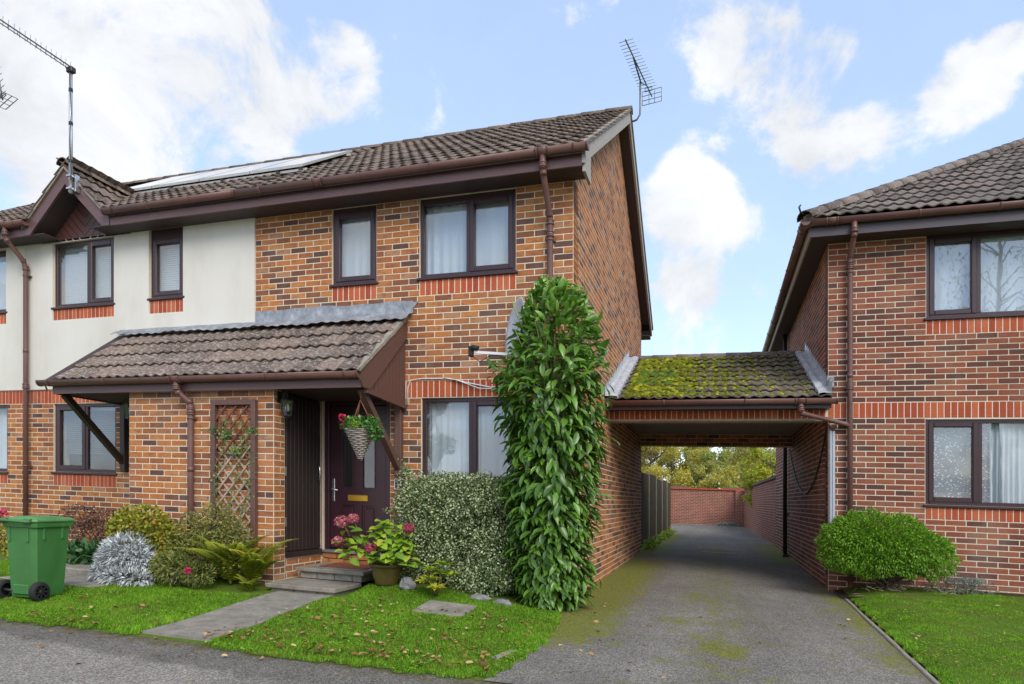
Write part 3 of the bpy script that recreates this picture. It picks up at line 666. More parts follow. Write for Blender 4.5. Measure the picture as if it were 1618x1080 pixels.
# ------------------------------------------------------------------ ground, road, paths (the setting)
def sheet(name, mat, fx, fy, zf, kind='structure', nx=40, ny=40):
    """fx(j fraction)->(x0,x1) at row y; a grid sheet following the ground"""
    m = MB(); P = []
    for j in range(ny + 1):
        y = fy(j / ny); x0, x1 = fx(y)
        for i in range(nx + 1): x = x0 + (x1 - x0) * i / nx; P.append((x, y, zf(x, y)))
    m.add(P, [(j * (nx + 1) + i, j * (nx + 1) + i + 1, (j + 1) * (nx + 1) + i + 1, (j + 1) * (nx + 1) + i) for j in range(ny) for i in range(nx)], .5, True)
    return tag(m.build(name, mat), kind=kind)
def LE(y):      # left edge of the drive
    if y > 0: return -.0
    return .16 + .05 * math.sin(y * 2.1) * sm01((-y) / 1.0) - .12 * sm01((y + 1.4) / 1.2)
def RE(y): return 3.0 + .025 * (y + 2.2) if y < 2.6 else 3.12
def far_ground():
    m = MB(); z = -.09
    def q(x0, x1, y0, y1): m.add([(x0, y0, z), (x1, y0, z), (x1, y1, z), (x0, y1, z)], [(0, 1, 2, 3)])
    # flat on the whole: the fall is taken out again away from the street
    m.v = []; P = [(-600, -600, -.3 + FALL * -600), (600, -600, -.3 + FALL * 600), (600, 600, -.3 + FALL * 600), (-600, 600, -.3 + FALL * -600)]
    m.add(P, [(0, 1, 2, 3)]); tag(m.build('ground', M['soil']), kind='structure')
far_ground()
sheet('road', M['asphalt'], lambda y: (-24, 24), lambda t: -22 + 18.75 * t, lambda x, y: -.014 + .0 * x, nx=30, ny=20)
sheet('driveway', M['asphalt_mossy'], lambda y: (LE(y) - .03, RE(y) + .02) if y < 8.2 else (-.3 - .02 * (y - 8), 3.25), lambda t: -3.27 + 31 * t ** 1.4, lambda x, y: drive_z(y) + .012 * math.sin(x * 1.1), nx=24, ny=70)
def lawn_edge(x): return -3.23 + .05 * math.sin(x * 1.7 + 1) + .025 * math.sin(x * 4.3) - .06 * sm01((x + 1.2) / .5) + .12 * sm01((x + .1) / .3)
sheet('front_lawn', M['soil'], lambda y: (-13, LE(y) - .02), lambda t: -3.25 + 4.6 * t, lambda x, y: G(min(x, LE(y)), max(y, -3.19)) + .004 - .02 * sm01((-3.1 - y) / .1), nx=90, ny=40)
sheet('side_lawn', M['soil'], lambda y: (RE(y) + .07, 14), lambda t: -3.25 + 5.8 * t, lambda x, y: G(max(x, 3.06), y) + .02 * sm01((x - 3.1) / .1), nx=60, ny=30)
# kerb edging of the drive
def kerb():
    t = thing('kerb_edging', 'narrow concrete kerb edging along the right side of the driveway', 'kerb', (3.0, -2.4, .0))
    y = -3.2
    while y < 2.4:
        y1 = min(y + rnd.choice((.45, .91, .91)), 2.45); m = MB(); P = []
        for yy in (y + .004, y1 - .004):
            x = RE(yy); z = G(3.0, yy); dz = rnd.uniform(-.006, .004); dx = rnd.uniform(-.006, .006); P += [(x + dx, yy, z - .1), (x + dx, yy, z + .008 + dz), (x + .008 + dx, yy, z + .016 + dz), (x + .034 + dx, yy, z + .016 + dz), (x + .04 + dx, yy, z + .01 + dz), (x + .04 + dx, yy, z - .1)]
        m.add(P, [(5, 4, 3, 2, 1, 0), (6, 7, 8, 9, 10, 11)] + [(i, i + 1, 7 + i, 6 + i) for i in range(5)]); m.build('kerb_stone', M['kerb'], t); y = y1
    for x0 in (0,):
        m = MB(); m.box(.02, .075, -2.78, -2.5, -.05, .02, bev=.006); m.rot(-.2, (.05, -2.6)); m.build('kerb_stone', M['kerb'], t)
kerb()
def front_path():
    p = thing('front_path', 'worn grey two slab path leading from the road up to the front steps', 'path', (-2.55, -3.1, 0))
    y0 = -3.2
    for (ya, yb) in ((-3.19, -2.25), (-2.24, -1.2)):
        m = MB(); n = 6; P = []
        for zoff in (.013, -.06):
            for j in range(n + 1):
                y = ya + (yb - ya) * j / n
                for x in (-2.87 - .2 * sm01((y + 3.0) / 1.7), -2.19 - .2 * sm01((y + 3.0) / 1.7)): P.append((x, y, G(x, max(y, -3.19)) + zoff + (.002 if ya > -3 else 0)))
        k = 2 * (n + 1); F = []
        for j in range(n): F += [(2 * j, 2 * j + 1, 2 * j + 3, 2 * j + 2), (2 * j, 2 * j + 2, k + 2 * j + 2, k + 2 * j), (2 * j + 1, k + 2 * j + 1, k + 2 * j + 3, 2 * j + 3)]
        F += [(0, k, k + 1, 1), (2 * n, 2 * n + 1, k + 2 * n + 1, k + 2 * n)]; m.add(P, F); m.build('slab', M['slab'], p)
front_path()
def side_path():
    m = MB(); m.box(-6.4, -4.95, -1.95, -1.42, .0, .06, bev=.01)
    t = thing('neighbour_path', 'pale concrete path with a step to the door behind the green bin', 'path', (-5.4, -1.9, 0)); m.build('slab', M['concrete'], t)
    m = MB(); m.box(-6.65, -5.3, -1.41, -.95, .0, .14, bev=.012); m.build('step', M['concrete'], t)
side_path()
def manhole():
    t = thing('manhole_cover', 'square concrete inspection cover set in the front lawn', 'manhole cover', (-1.01, -1.34, .05))
    m = MB(); c = (-1.01, -1.34); m.box(-1.27, -.75, -1.58, -1.10, -.03, .0, bev=.006)
    m.rot(.05, c); m.v = [(x, y, z + G(x, y) + .030) for x, y, z in m.v]; m.build('cover', M['concrete'], t)
    m = MB(); m.box(-1.08, -1.0, -1.28, -1.26, -.0, .003); m.rot(.05, c); m.v = [(x, y, z + G(x, y) + .031) for x, y, z in m.v]; m.build('lifting_slot', M['black'], t)
manhole()
tag(MB().box(1.24, 1.98, 7.25, 7.52, .08, .14, bev=.01).build('drain_cover', M['concrete']), 'pale drain cover lying across the drive beyond the covered archway', 'drain cover')

# ------------------------------------------------------------------ the brick end house
PITCH = math.atan(.68); RW = (0, math.cos(PITCH), math.sin(PITCH)); RN = (0, -math.sin(PITCH), math.cos(PITCH))
def roof_z(y): return 5.03 + .68 * (y + .40) if y < 3.48 else 5.03 + .68 * (7.36 - y)
WA = []     # walls whose bricks are still to be emitted
house = thing('brick_end_house', 'two storey orange brick end house with dark window frames and brown tiled roof', 'house', (-2.2, 0, 0))
def end_house():
    win = [(-3.199, -2.549, 3.875, 4.865), (-1.945, -.694, 3.875, 4.86), (-1.921, -.675, 1.33, 2.388)]
    door = (-3.335, -2.355, -.1, 2.388)
    sol = [(-3.199, -2.549, 3.655, 3.875), (-1.945, -.694, 3.655, 3.875)]
    m = MB(); core(m, -4.4, 0, -.15, 4.9, 'x', 0, -1, win + [door], .25)
    fw = m.build('front_wall', M['mortar'], house)
    W = Wall(fw)
    hid = lambda x, y, z: (z < 1.35 and x > -2.1) or (-.72 < x and z < 2.4) or (x < -2.2 and z < 3.5) or z > 4.8
    W.put(courses(-3.36, 0, -.05, 2.39, [win[2], (-3.335, -2.355, .44, 2.388)]), 'brick_tan', 'x', 0, -1, hidden=hid)
    W.put(soldiers(-2.135, 0, 2.39, 2.607), 'brick_soldier', 'x', 0, -1, 'soldier_brick', hidden=lambda x, y, z: x > -.75)
    W.put(courses(-4.4, 0, 2.607, 3.655), 'brick_tan', 'x', 0, -1, hidden=hid)
    W.put(courses(-4.4, 0, 3.655, 4.86, win[:2] + sol), 'brick_tan', 'x', 0, -1, hidden=hid)
    for s_ in sol: W.put(soldiers(s_[0], s_[1], s_[2], s_[3] - .01), 'brick_soldier', 'x', 0, -1, 'soldier_brick')
    # gable wall to the drive
    g = MB(); pr = [(0.002, -.15), (6.95, -.15), (6.95, roof_z(6.95) - .03), (3.48, roof_z(3.48) - .03), (.002, roof_z(0) - .03)]
    g.prism(pr, 'x', -.2, 0); gw = g.build('gable_wall', M['mortar'], house); W2 = Wall(gw)
    top = lambda z: ((0, 6.95) if z < 4.85 else ((z + .06 - 5.03) / .68 - .40 + .02, 7.36 - (z + .06 - 5.03) / .68 - .02))
    W2.put(courses(0, 6.95, -.05, 2.39), 'brick_tan', 'y', 0, 1, vis=False)
    W2.put(soldiers(0, 2.5, 2.39, 2.607), 'brick_soldier', 'y', 0, 1, 'soldier_brick', vis=False); W2.put(courses(2.5, 6.95, 2.39, 2.607), 'brick_tan', 'y', 0, 1, vis=False)
    W2.put(courses(0, 6.95, 2.607, 7.60, top=top), 'brick_tan', 'y', 0, 1, vis=False)
    WA.append([W, W2])
    r = MB(); r.box(-4.4, -.2, 6.75, 6.95, -.15, 4.95); r.box(-4.4, -4.25, .25, 6.75, -.15, 5.2); r.build('rear_wall', M['mortar'], house)
    MB().box(-4.25, -.2, .25, 6.75, 2.55, 2.7).build('upper_floor', M['room'], house)
    # roof
    d = MB(); c = [(-.40, 5.03), (3.48, roof_z(3.48)), (7.36, 5.03)]
    d.prism([(-.38, 5.0), (3.48, roof_z(3.48) - .012), (7.34, 5.0), (7.34, 4.96), (3.48, roof_z(3.48) - .07), (-.38, 4.96)], 'x', -4.4, .17)
    rf = d.build('roof', M['soffit'], house)
    lay_tiles(rf, 'tile', (.225 - 15 * TW, -.42, 5.03), (1, 0, 0), RW, RN, 15, 14)
    ridge_run(rf, 'tile', (-4.35, 3.48, roof_z(3.48) + .035), (.225, 3.48, roof_z(3.48) + .035), .10)
    # verge: cement edge, barge boards, box end
    for sgn in (0, 1):
        f = (lambda y: y) if not sgn else (lambda y: 6.96 - y)
        def strip(y0, y1, lo, hi, x0, x1, mat, name):
            k = MB(); P = [(f(y0), roof_z(y0) + lo), (f(y1), roof_z(y1) + lo), (f(y1), roof_z(y1) + hi), (f(y0), roof_z(y0) + hi)]
            k.prism(P if not sgn else P[::-1], 'x', x0, x1); return k.build(name, mat, house)
        strip(-.40, 3.478, -.005, .045, .12, .222, M['kerb'], 'verge_mortar')
        strip(-.33, 3.476, -.20, -.008, .165, .20, M['barge_grey'] if not sgn else M['barge_grey'], 'bargeboard')
        strip(-.05, 3.474, -.20, -.17, .0, .166, M['soffit'], 'verge_soffit')
    k = MB(); k.prism([(-.30, 4.80), (.02, 4.80), (.02, 5.22), (-.30, 5.0)], 'x', .166, .199); k.build('box_end', M['barge_grey'], house)
    MB().box(-4.4, .165, -.325, -.30, 4.852, 5.02).build('fascia', M['fascia'], house)
    MB().box(-4.4, .164, -.299, .0, 4.862, 4.875).build('soffit', M['soffit'], house)
    MB().box(-4.4, .17, 7.26, 7.285, 4.80, 5.0).build('fascia', M['fascia_dark'], house)
    MB().box(-4.4, .17, 6.95, 7.26, 4.81, 4.82).build('soffit', M['soffit'], house)
    gutter(house, -4.4, .245, -.385, 5.035, brackets=(-4.0, -2.55, -1.6, .1), unions=(-3.15, -.26))
    MB().box(-.27 - .03, -.27 + .03, -.40, -.36, 4.92, 4.98)
    downpipe(house, [(-.262, -.385, 4.99), (-.262, -.385, 4.86), (-.262, -.365, 4.80), (-.262, -.085, 4.46), (-.262, -.055, 4.38), (-.262, -.055, 2.2), (-.262, -.055, .1)],
             collars=[((-.262, -.385, 4.90), (-.262, -.385, 4.86)), ((-.262, -.055, 4.27), (-.262, -.055, 4.22)), ((-.262, -.055, 4.40), (-.262, -.055, 4.36))], clips=[(-.262, -.055, 4.18), (-.262, -.055, 2.6)])
    window(house, *win[0], 0, [], [0], 'narrow upper window with one opening light', head=.03)
    window(house, *win[1], 0, [-1.305], [1], 'wide upper window with two lights', head=.03)
    window(house, *win[2], 0, [-1.273], [1], 'ground floor window half behind the shrubs')
    # front door
    dd = MB(); dd.box(-3.33, -3.262, .02, .10, .43, 2.385, bev=.006); dd.box(-2.43, -2.36, .02, .10, .43, 2.385, bev=.006); dd.box(-3.262, -2.43, .021, .10, 2.31, 2.385, bev=.006)
    df = dd.build('front_door', M['door'], house, (-2.85, .0, .43))
    k = MB(); X0, X1 = -3.255, -2.437
    # leaf: stiles and rails round two glazed lights and two moulded panels
    st = [(X0, X0 + .17), (-2.90, -2.79), (X1 - .15, X1)]
    for a, b in st: k.box(a, b, .045, .09, .46, 2.30)
    for a, b in ((.46, .62), (1.02, 1.24), (2.16, 2.30)): k.box(X0 + .17, -2.90, .046, .09, a, b); k.box(-2.79, X1 - .15, .046, .09, a, b)
    for a, b in ((X0 + .17, -2.90), (-2.79, X1 - .15)):
        k.box(a, b, .062, .085, .62, 1.02); k.box(a + .03, b - .03, .048, .07, .65, .99, bev=.012)
        for (p, q, r_, t) in ((a, a + .015, 1.24, 2.16), (b - .015, b, 1.24, 2.16), (a + .015, b - .015, 1.24, 1.255), (a + .015, b - .015, 2.145, 2.16)): k.box(p, q, .038, .06, r_, t)
    lf = k.build('door_leaf', M['door'], df)
    for a, b in ((X0 + .185, -2.915), (-2.775, X1 - .165)): MB().box(a, b, .062, .068, 1.255, 2.145).build('door_pane', M['lamp_glass'], df)
    MB().box(-2.99, -2.70, .032, .047, 1.075, 1.155, bev=.006).build('letter_plate', M['brass'], df)
    h = MB(); h.box(X0 + .028, X0 + .068, .034, .046, 1.06, 1.36, bev=.004); h.tube([(X0 + .048, .04, 1.22), (X0 + .048, -.005, 1.22), (X0 + .06, -.012, 1.215), (X0 + .15, -.012, 1.21)], .011, 8); h.tube([(X0 + .048, .036, 1.12), (X0 + .048, .026, 1.12)], .014, 10); h.build('door_handle', M['chrome'], df)
    MB().box(-3.335, -2.355, -.035, .1, .395, .43, bev=.006).build('threshold', M['steel'], df)
    MB().box(-3.36, -2.3, -.012, -.0055, 2.37, 2.40).build('door_head_trim', M['tan_wood'], house)
end_house()
tag(MB().box(-2.285, -2.15, -.02, -.006, 1.245, 1.375, bev=.004).build('number_plaque', M['black']), 'small black house number plaque on the brick beside the front door', 'house number')
def digit():
    o = [ob for ob in bpy.data.objects if ob.name == 'number_plaque'][0]
    m = MB(); c = (-2.218, 1.31); pts = [(-.028, .022), (-.018, .042), (.004, .048), (.022, .036), (.024, .018), (.012, -.002), (-.012, -.024), (-.03, -.046), (.0, -.046), (.03, -.044)]
    m.tube([(c[0] + a, -.022, c[1] + b) for a, b in pts], .0052, 6); m.build('numeral', M['white_plastic'], o)
    b = MB()
    for (a0, a1, b0, b1) in ((-2.285, -2.278, 1.245, 1.375), (-2.157, -2.15, 1.245, 1.375), (-2.278, -2.157, 1.368, 1.375), (-2.278, -2.157, 1.245, 1.252)): b.box(a0, a1, -.024, -.0195, b0, b1)
    b.build('border', M['white_plastic'], o)
digit()

# ------------------------------------------------------------------ the rendered neighbour with the gable, and the next house
def rendered_house(name, label, x0, x1, lower, uppers, quota_vis, shell=True):
    h = thing(name, label, 'house', ((x0 + x1) / 2, 0, 0))
    m = MB(); core(m, x0, x1, -.15, 4.9, 'x', .0, -1, [lower] + uppers, .25); fw = m.build('front_wall', M['mortar'], h); W = Wall(fw)
    sl = (lower[0], lower[1], 1.13, lower[2]); hid = lambda x, y, z: x > -5.5 or x < -9.6 or (z < .6 and x > -7.4) or (z < .8 and x < -7.4)
    W.put(courses(x0, x1, -.05, 2.39, [lower, sl]), 'brick_tan', 'x', 0, -1, hidden=hid)
    W.put(soldiers(x0, x1, 2.39, 2.60), 'brick_soldier', 'x', 0, -1, 'soldier_brick', hidden=lambda x, y, z: x > -6.8 or x < -9.4)
    W.put(soldiers(sl[0], sl[1], sl[2], sl[3] - .012), 'brick_soldier', 'x', 0, -1, 'soldier_brick', hidden=lambda x, y, z: x < -9.4)
    sols = [(u[0], u[1], 3.66, u[2]) for u in uppers]
    for s_ in sols: W.put(soldiers(s_[0], s_[1], s_[2], s_[3] - .012), 'brick_soldier', 'x', 0, -1, 'soldier_brick', hidden=lambda x, y, z: x < -9.4)
    rm = MB(); core(rm, x0 + (.002 if x0 > -9 else 0), x1, 2.605, 4.88, 'x', -.022, -1, uppers + sols, .021); rm.build('render_coat', M['render'], h)
    WA.append([W])
    if shell:
        r = MB(); r.box(x0, x1, 6.75, 6.95, -.15, 4.95); r.box(x0, x0 + .12, .25, 6.75, -.15, 5.2); r.build('rear_wall', M['mortar'], h)
        MB().box(x0 + .12, x1, .25, 6.75, 2.55, 2.7).build('upper_floor', M['room'], h)
    return h
nb = rendered_house('rendered_house', 'cream rendered and brick house with small boarded gable and solar panels', -8.72, -4.401, (-8.142, -6.885, 1.345, 2.385), [(-8.142, -6.904, 3.862, 4.845), (-6.244, -5.622, 3.885, 4.885)], True)
nx = rendered_house('far_left_house', 'cream rendered house partly cut off at the left edge', -12.5, -8.722, (-10.40, -9.141, 1.32, 2.385), [(-10.40, -9.141, 3.86, 4.845)], True)
GX, GZ, GK = -7.47, 5.80, .95          # gable ridge: centre, height, slope
def clip_poly(poly, a, b, c):           # keep a*x+b*z<=c
    out = []
    for i in range(len(poly)):
        p, q = poly[i], poly[(i + 1) % len(poly)]; fp, fq = a * p[0] + b * p[1] - c, a * q[0] + b * q[1] - c
        if fp <= 0: out.append(p)
        if fp * fq < 0: t = fp / (fp - fq); out.append((p[0] + (q[0] - p[0]) * t, p[1] + (q[1] - p[1]) * t))
    return out
def neighbour_details():
    window(nb, -8.142, -6.885, 1.345, 2.385, 0, [-7.505], [0], 'ground floor window of two lights')
    window(nb, -8.142, -6.904, 3.862, 4.845, 0, [-7.46], [1], 'upper window of two lights under the gable')
    window(nb, -6.244, -5.622, 3.885, 4.885, 0, [], [0], 'narrow upper window', head=.12)
    window(nx, -10.40, -9.141, 1.32, 2.385, 0, [-9.77], [0]); window(nx, -10.40, -9.141, 3.86, 4.845, 0, [-9.77], [0])
    # main roofs either side of the gable
    for (h, a, b) in ((nb, -8.72, -4.401), (nx, -12.5, -8.722)):
        d = MB(); cut = (a, -6.62) if h is nb else (-8.32, b); ye = .9
        for (p, q) in ([(-6.62, b)] if h is nb else [(a, -8.32)]): d.prism([(-.36, 5.0), (ye, roof_z(ye) - .014), (ye, roof_z(ye) - .07), (-.36, 4.96)], 'x', p, q)
        d.prism([(ye, roof_z(ye) - .014), (3.48, roof_z(3.48) - .014), (7.34, 5.0), (7.34, 4.96), (3.48, roof_z(3.48) - .07), (ye, roof_z(ye) - .07)], 'x', a, b)
        rf = d.build('roof', M['soffit'], h)
        ok = lambda p, c, r: abs(p.x - GX) > (GZ - p.z) / GK + .02 or p.z > GZ + .03
        if h is nb: lay_tiles(rf, 'tile', (-4.575 - 14 * TW, -.42, 5.03), (1, 0, 0), RW, RN, 14, 14, ok)
        else: lay_tiles(rf, 'tile', (-8.775 - 8 * TW, -.42, 5.03), (1, 0, 0), RW, RN, 8, 10, ok)
        ridge_run(rf, 'tile', (a, 3.48, roof_z(3.48) + .035), (b, 3.48, roof_z(3.48) + .035), .10)
    # gable: boards, barge boards, roof
    m = MB(); yg = -.004; base = 4.85; hw = (GZ - .10 - base) / GK
    m.prism([(GX - hw, base), (GX + hw, base), (GX, GZ - .10)], 'y', .02, .12); gp = m.build('gable_panel', M['dark_board'], nb, (GX, 0, base))
    tri = [(GX - hw, base), (GX + hw, base), (GX, GZ - .10)]
    for sgn in (1, -1):
        half = clip_poly(tri, -sgn, 0, -sgn * GX)
        for i in range(-2, 18):          # V-laid boards
            w = .098; d0 = i * w; a, b = -sgn * .7071, .7071      # distance from a line rising outward
            c0 = a * GX + b * base - .75 + d0
            p = clip_poly(clip_poly(half, -a, -b, -(c0 + .004)), a, b, c0 + w - .004)
            if len(p) > 2:
                k = MB(); k.prism(p if sgn else p[::-1], 'y', yg - .018, .021); k.build('board', M['gable_board'], gp)
    for sgn in (1, -1):
        k = MB(); L = .845; P = clip_poly([(GX, GZ - .045), (GX + sgn * L, GZ - .045 - L * GK), (GX + sgn * L, GZ - .27 - L * GK), (GX, GZ - .27)], 0, -1, -4.853)
        k.prism(P, 'y', -.335, -.305); k.build('bargeboard', M['fascia'], nb)
        k = MB(); P = [(GX, GZ - .275), (GX + sgn * .70, GZ - .275 - .70 * GK), (GX + sgn * .70, GZ - .255 - .70 * GK), (GX, GZ - .255)]; k.prism(P, 'y', -.304, .02); k.build('verge_soffit', M['soffit'], nb)
        k = MB(); P = [(GX, GZ + .0), (GX + sgn * .85, GZ - .85 * GK), (GX + sgn * .85, GZ - .05 - .85 * GK), (GX, GZ - .05)]; k.prism(P, 'y', -.36, -.27); k.build('verge_mortar', M['kerb'], nb)
        k = MB(); P = [(GX, GZ - .01), (GX + sgn * .84, GZ - .01 - .84 * GK), (GX + sgn * .84, GZ - .05 - .84 * GK), (GX, GZ - .05)]; k.prism(P, 'y', -.27, 1.2); gr = k.build('gable_roof', M['soffit'], nb)
        p = math.atan(GK); U = (0, sgn, 0); Wv = (-sgn * math.cos(p), 0, math.sin(p)); Nv = (sgn * math.sin(p), 0, math.cos(p)); n = 5; L = 1.36
        O = Vector((GX, -.37 if sgn > 0 else 1.13, GZ)) - Vector(Wv) * (TG * 4 - .12)
        lay_tiles(gr, 'tile', O, U, Wv, Nv, 5, 4, lambda q, c, r: q.z > 5.03 + .68 * (q.y + .4) - .25)
    ridge_run(nb, 'tile', (GX, -.385, GZ + .05), (GX, .85, GZ + .05), .10)
    for (h, a, b) in ((nb, -6.62, -4.401), (nx, -12.5, -8.24)):
        MB().box(a, b, -.325, -.30, 4.852, 5.02).build('fascia', M['fascia'], h); MB().box(a - (.4 if h is nb else 0), b + (.3 if h is nx else 0), -.299, -.023, 4.862, 4.875).build('soffit', M['soffit'], h)
    gutter(nb, -6.66, -4.41, -.385, 5.035, brackets=(-6.5, -5.85, -5.1), unions=())
    gutter(nx, -12.5, -8.2, -.385, 5.035, brackets=(-8.38, -9.3), unions=(-8.62,))
    downpipe(nx, [(-8.62, -.385, 4.99), (-8.62, -.385, 4.88), (-8.62, -.36, 4.80), (-8.62, -.12, 4.58), (-8.62, -.085, 4.48), (-8.62, -.085, 3.2), (-8.62, -.085, .1)],
             collars=[((-8.62, -.385, 4.92), (-8.62, -.385, 4.88)), ((-8.62, -.085, 4.5), (-8.62, -.085, 4.45)), ((-8.62, -.085, 2.68), (-8.62, -.085, 2.62))], clips=[(-8.62, -.085, 4.36), (-8.62, -.085, 1.42)])
neighbour_details()
def solar():
    t = thing('solar_panel_array', 'row of four silver framed solar panels mounted on the tiled roof', 'solar panels', (-6, 1.3, 6.3))
    ya, yb = .72, 2.05; z = lambda y: roof_z(y) + .15; xs = [-7.93 + i * .94 for i in range(5)]
    for i in range(4):
        a, b = xs[i] + .008, xs[i + 1] - .008
        k = MB(); k.prism([(ya, z(ya)), (yb, z(yb)), (yb, z(yb) - .035), (ya, z(ya) - .035)], 'x', a, b); p = k.build('panel', M['panel_frame'], t)
        k = MB(); k.prism([(ya + .022, z(ya + .022) + .003), (yb - .022, z(yb - .022) + .003), (yb - .022, z(yb - .022) - .002), (ya + .022, z(ya + .022) - .002)], 'x', a + .022, b - .022); k.build('cell_glass', M['panel_glass'], p)
    k = MB(); k.box(-8.0, -4.12, ya + .02, ya + .06, z(ya) - .085, z(ya) - .05); k.box(-8.0, -4.12, yb - .16, yb - .12, z(yb - .14) - .085, z(yb - .14) - .05)
    k.build('mounting_rail', M['panel_frame'], t)
    for x in (-7.6, -6.6, -5.6, -4.6, -4.2):
        k = MB(); k.box(x - .02, x + .02, ya - .03, ya + .05, roof_z(ya) + .02, z(ya) - .05); k.build('bracket', M['black'], t)
solar()
# ------------------------------------------------------------------ the shared entrance porch with its brick store
PX0, PX1 = -6.84, -2.13
porch = thing('entrance_porch', 'brown tiled lean-to porch with brick store between the two front doors', 'porch', (-4.5, -.6, 0))
def build_porch():
    m = MB(); m.box(-5.55, -3.36, -.95, -.75, -.1, 2.37); m.box(-5.55, -5.35, -.75, -.03, -.1, 2.37); m.box(-3.56, -3.36, -.75, -.03, -.1, .385)
    w = m.build('store_wall', M['mortar'], porch); W = Wall(w)
    W.put(courses(-5.55, -3.36, -.03, 2.355, anchor=-3.36), 'brick_tan', 'x', -.95, -1, hidden=lambda x, y, z: z < .45 or z > 2.3)
    W.put(courses(-.95, -.75, -.03, 2.355, anchor=-.95), 'brick_tan', 'y', -3.36, 1); W.put(courses(-.75, -.02, -.03, .36, anchor=-.95), 'brick_tan', 'y', -3.36, 1)
    W.put(courses(-.95, -.02, -.03, 2.355, anchor=-.95), 'brick_tan', 'y', -5.55, -1, vis=False); WA.append([W])
    # boarded store door on the return, facing the front step
    d = MB(); d.box(-3.44, -3.375, -.745, -.03, .39, 2.35); sd_ = d.build('store_door', M['dark_board'], porch, (-3.38, -.4, .39))
    y = -.72; n = 9; w_ = (.69) / n
    for i in range(n): MB().box(-3.378, -3.358, y + i * w_ + .004, y + (i + 1) * w_ - .004, .45, 2.34, bev=.003).build('board', M['dark_board'], sd_)
    k = MB(); k.box(-3.38, -3.335, -.75, -.02, .375, .44); k.build('bottom_rail', M['dark_board'], sd_)
    h = MB(); h.tube([(-3.355, -.1, 1.52), (-3.32, -.1, 1.50), (-3.315, -.1, 1.42), (-3.32, -.1, 1.34), (-3.355, -.1, 1.32)], .009, 8); h.build('door_handle', M['chrome'], sd_)
    for z in (.75, 1.36): MB().box(-3.36, -3.35, -.742, -.725, z, z + .11).build('hinge', M['steel'], sd_)
    k = MB(); k.box(-3.375, -3.345, -.034, -.012, .40, 2.36); k.build('door_edge_trim', M['tan_wood'], porch)
    # canopy
    k = MB(); k.box(PX0 + .11, PX1 - .01, -1.05, -1.025, 2.345, 2.47); f = k.build('fascia', M['fascia'], porch)
    MB().box(PX0 + .11, PX1 - .02, -1.024, -.0, 2.362, 2.372).build('soffit', M['soffit'], porch)
    pk = (3.42 - 2.535) / 1.14; p = math.atan(pk); Wv = (0, math.cos(p), math.sin(p)); Nv = (0, -math.sin(p), math.cos(p))
    zr = lambda y: 2.505 + pk * (y + 1.14)
    d = MB(); d.prism([(-1.1, zr(-1.1) - .01), (-.002, zr(0) - .01), (-.002, zr(0) - .06), (-1.1, zr(-1.1) - .06)], 'x', PX0 + .03, PX1 - .02); rf = d.build('canopy_roof', M['soffit'], porch)
    n = int((PX1 - PX0 + .07) / TW); lay_tiles(rf, 'tile_porch', (PX1 + .03 - n * TW, -1.16, zr(-1.16) + .004), (1, 0, 0), Wv, Nv, n, 4)
    # top, cut course of tiles under the lead
    k = MB(); lead = MB(); x = PX0 - .02; P = []
    n2 = 130
    for j, (yy, zz) in enumerate(((-.012, 3.60), (-.012, 3.46), (-.04, 3.435), (-.11, 3.40), (-.20, 3.325))):
        for i in range(n2 + 1):
            xx = PX0 + .06 + (PX1 + .10 - PX0 - .06) * i / n2; wave = (.5 - .5 * math.cos(2 * math.pi * (xx - PX1 - .03) / .15)) * .016 if j > 2 else 0
            dip = .012 * math.sin(xx * 5 + j) + .01 * math.sin(xx * 13)
            P.append((xx, yy - (.004 * math.sin(xx * 9) if j < 2 else 0), zz + wave + (dip * .6 if j in (0, 4) else 0) + (-.05 * sm01((-xx - 4.4) / .1) if j == 0 else 0)))
    n1 = n2 + 1; lead.add(P, [(j * n1 + i, j * n1 + i + 1, (j + 1) * n1 + i + 1, (j + 1) * n1 + i) for j in range(4) for i in range(n2)], .5, True)
    lead.v = lead.v + [(a, b + .004, c - .006) for a, b, c in P]; lead.build('lead_flashing', M['lead'], porch)
    k = MB(); k.prism([(PX1 + .02, 3.40), (PX1 + .17, 3.585), (PX1 - .05, 3.575)], 'y', -.018, -.006); k.build('flashing_corner', M['lead'], porch)
    # right end: verge, board, cladding
    k = MB(); k.prism([(-1.14, zr(-1.14) - .005), (-.01, zr(-.01) - .005), (-.01, zr(-.01) + .04), (-1.14, zr(-1.14) + .04)], 'x', PX1 - .04, PX1 + .032); k.build('verge_mortar', M['kerb'], porch)
    k = MB(); k.prism([(-1.045, 2.345), (-.9, 2.345), (-.006, zr(-.006) - .24), (-.006, zr(-.006) - .012), (-1.1, zr(-1.1) - .012), (-1.1, 2.42)], 'x', PX1 - .005, PX1 + .018); k.build('bargeboard', M['brown_board'], porch)
    cl = MB(); cl.prism([(-.96, 2.355), (-.008, 2.305), (-.008, zr(-.01) - .20), (-.93, zr(-.93) - .25)], 'x', PX1 - .045, PX1 - .02); cp = cl.build('side_cladding', M['brown_board'], porch, (PX1, -.5, 2.3))
    nb_ = 11
    for i in range(nb_):
        a, b = -.93 + i * .084 + .004, -.93 + (i + 1) * .084 - .003; 
        lo = lambda y: 2.35 - .05 * (y + .96) / .95
        k = MB(); k.prism([(a, lo(a)), (b, lo(b)), (b, zr(b) - .2), (a, zr(a) - .2)], 'x', PX1 - .022, PX1 - .008); k.build('board', M['brown_board'], cp)
    k = MB(); k.prism([(-.95, 2.30), (-.006, 2.25), (-.006, 2.31), (-.95, 2.355)], 'x', PX1 - .04, PX1 + .012); k.build('bottom_rail', M['brown_board'], porch)
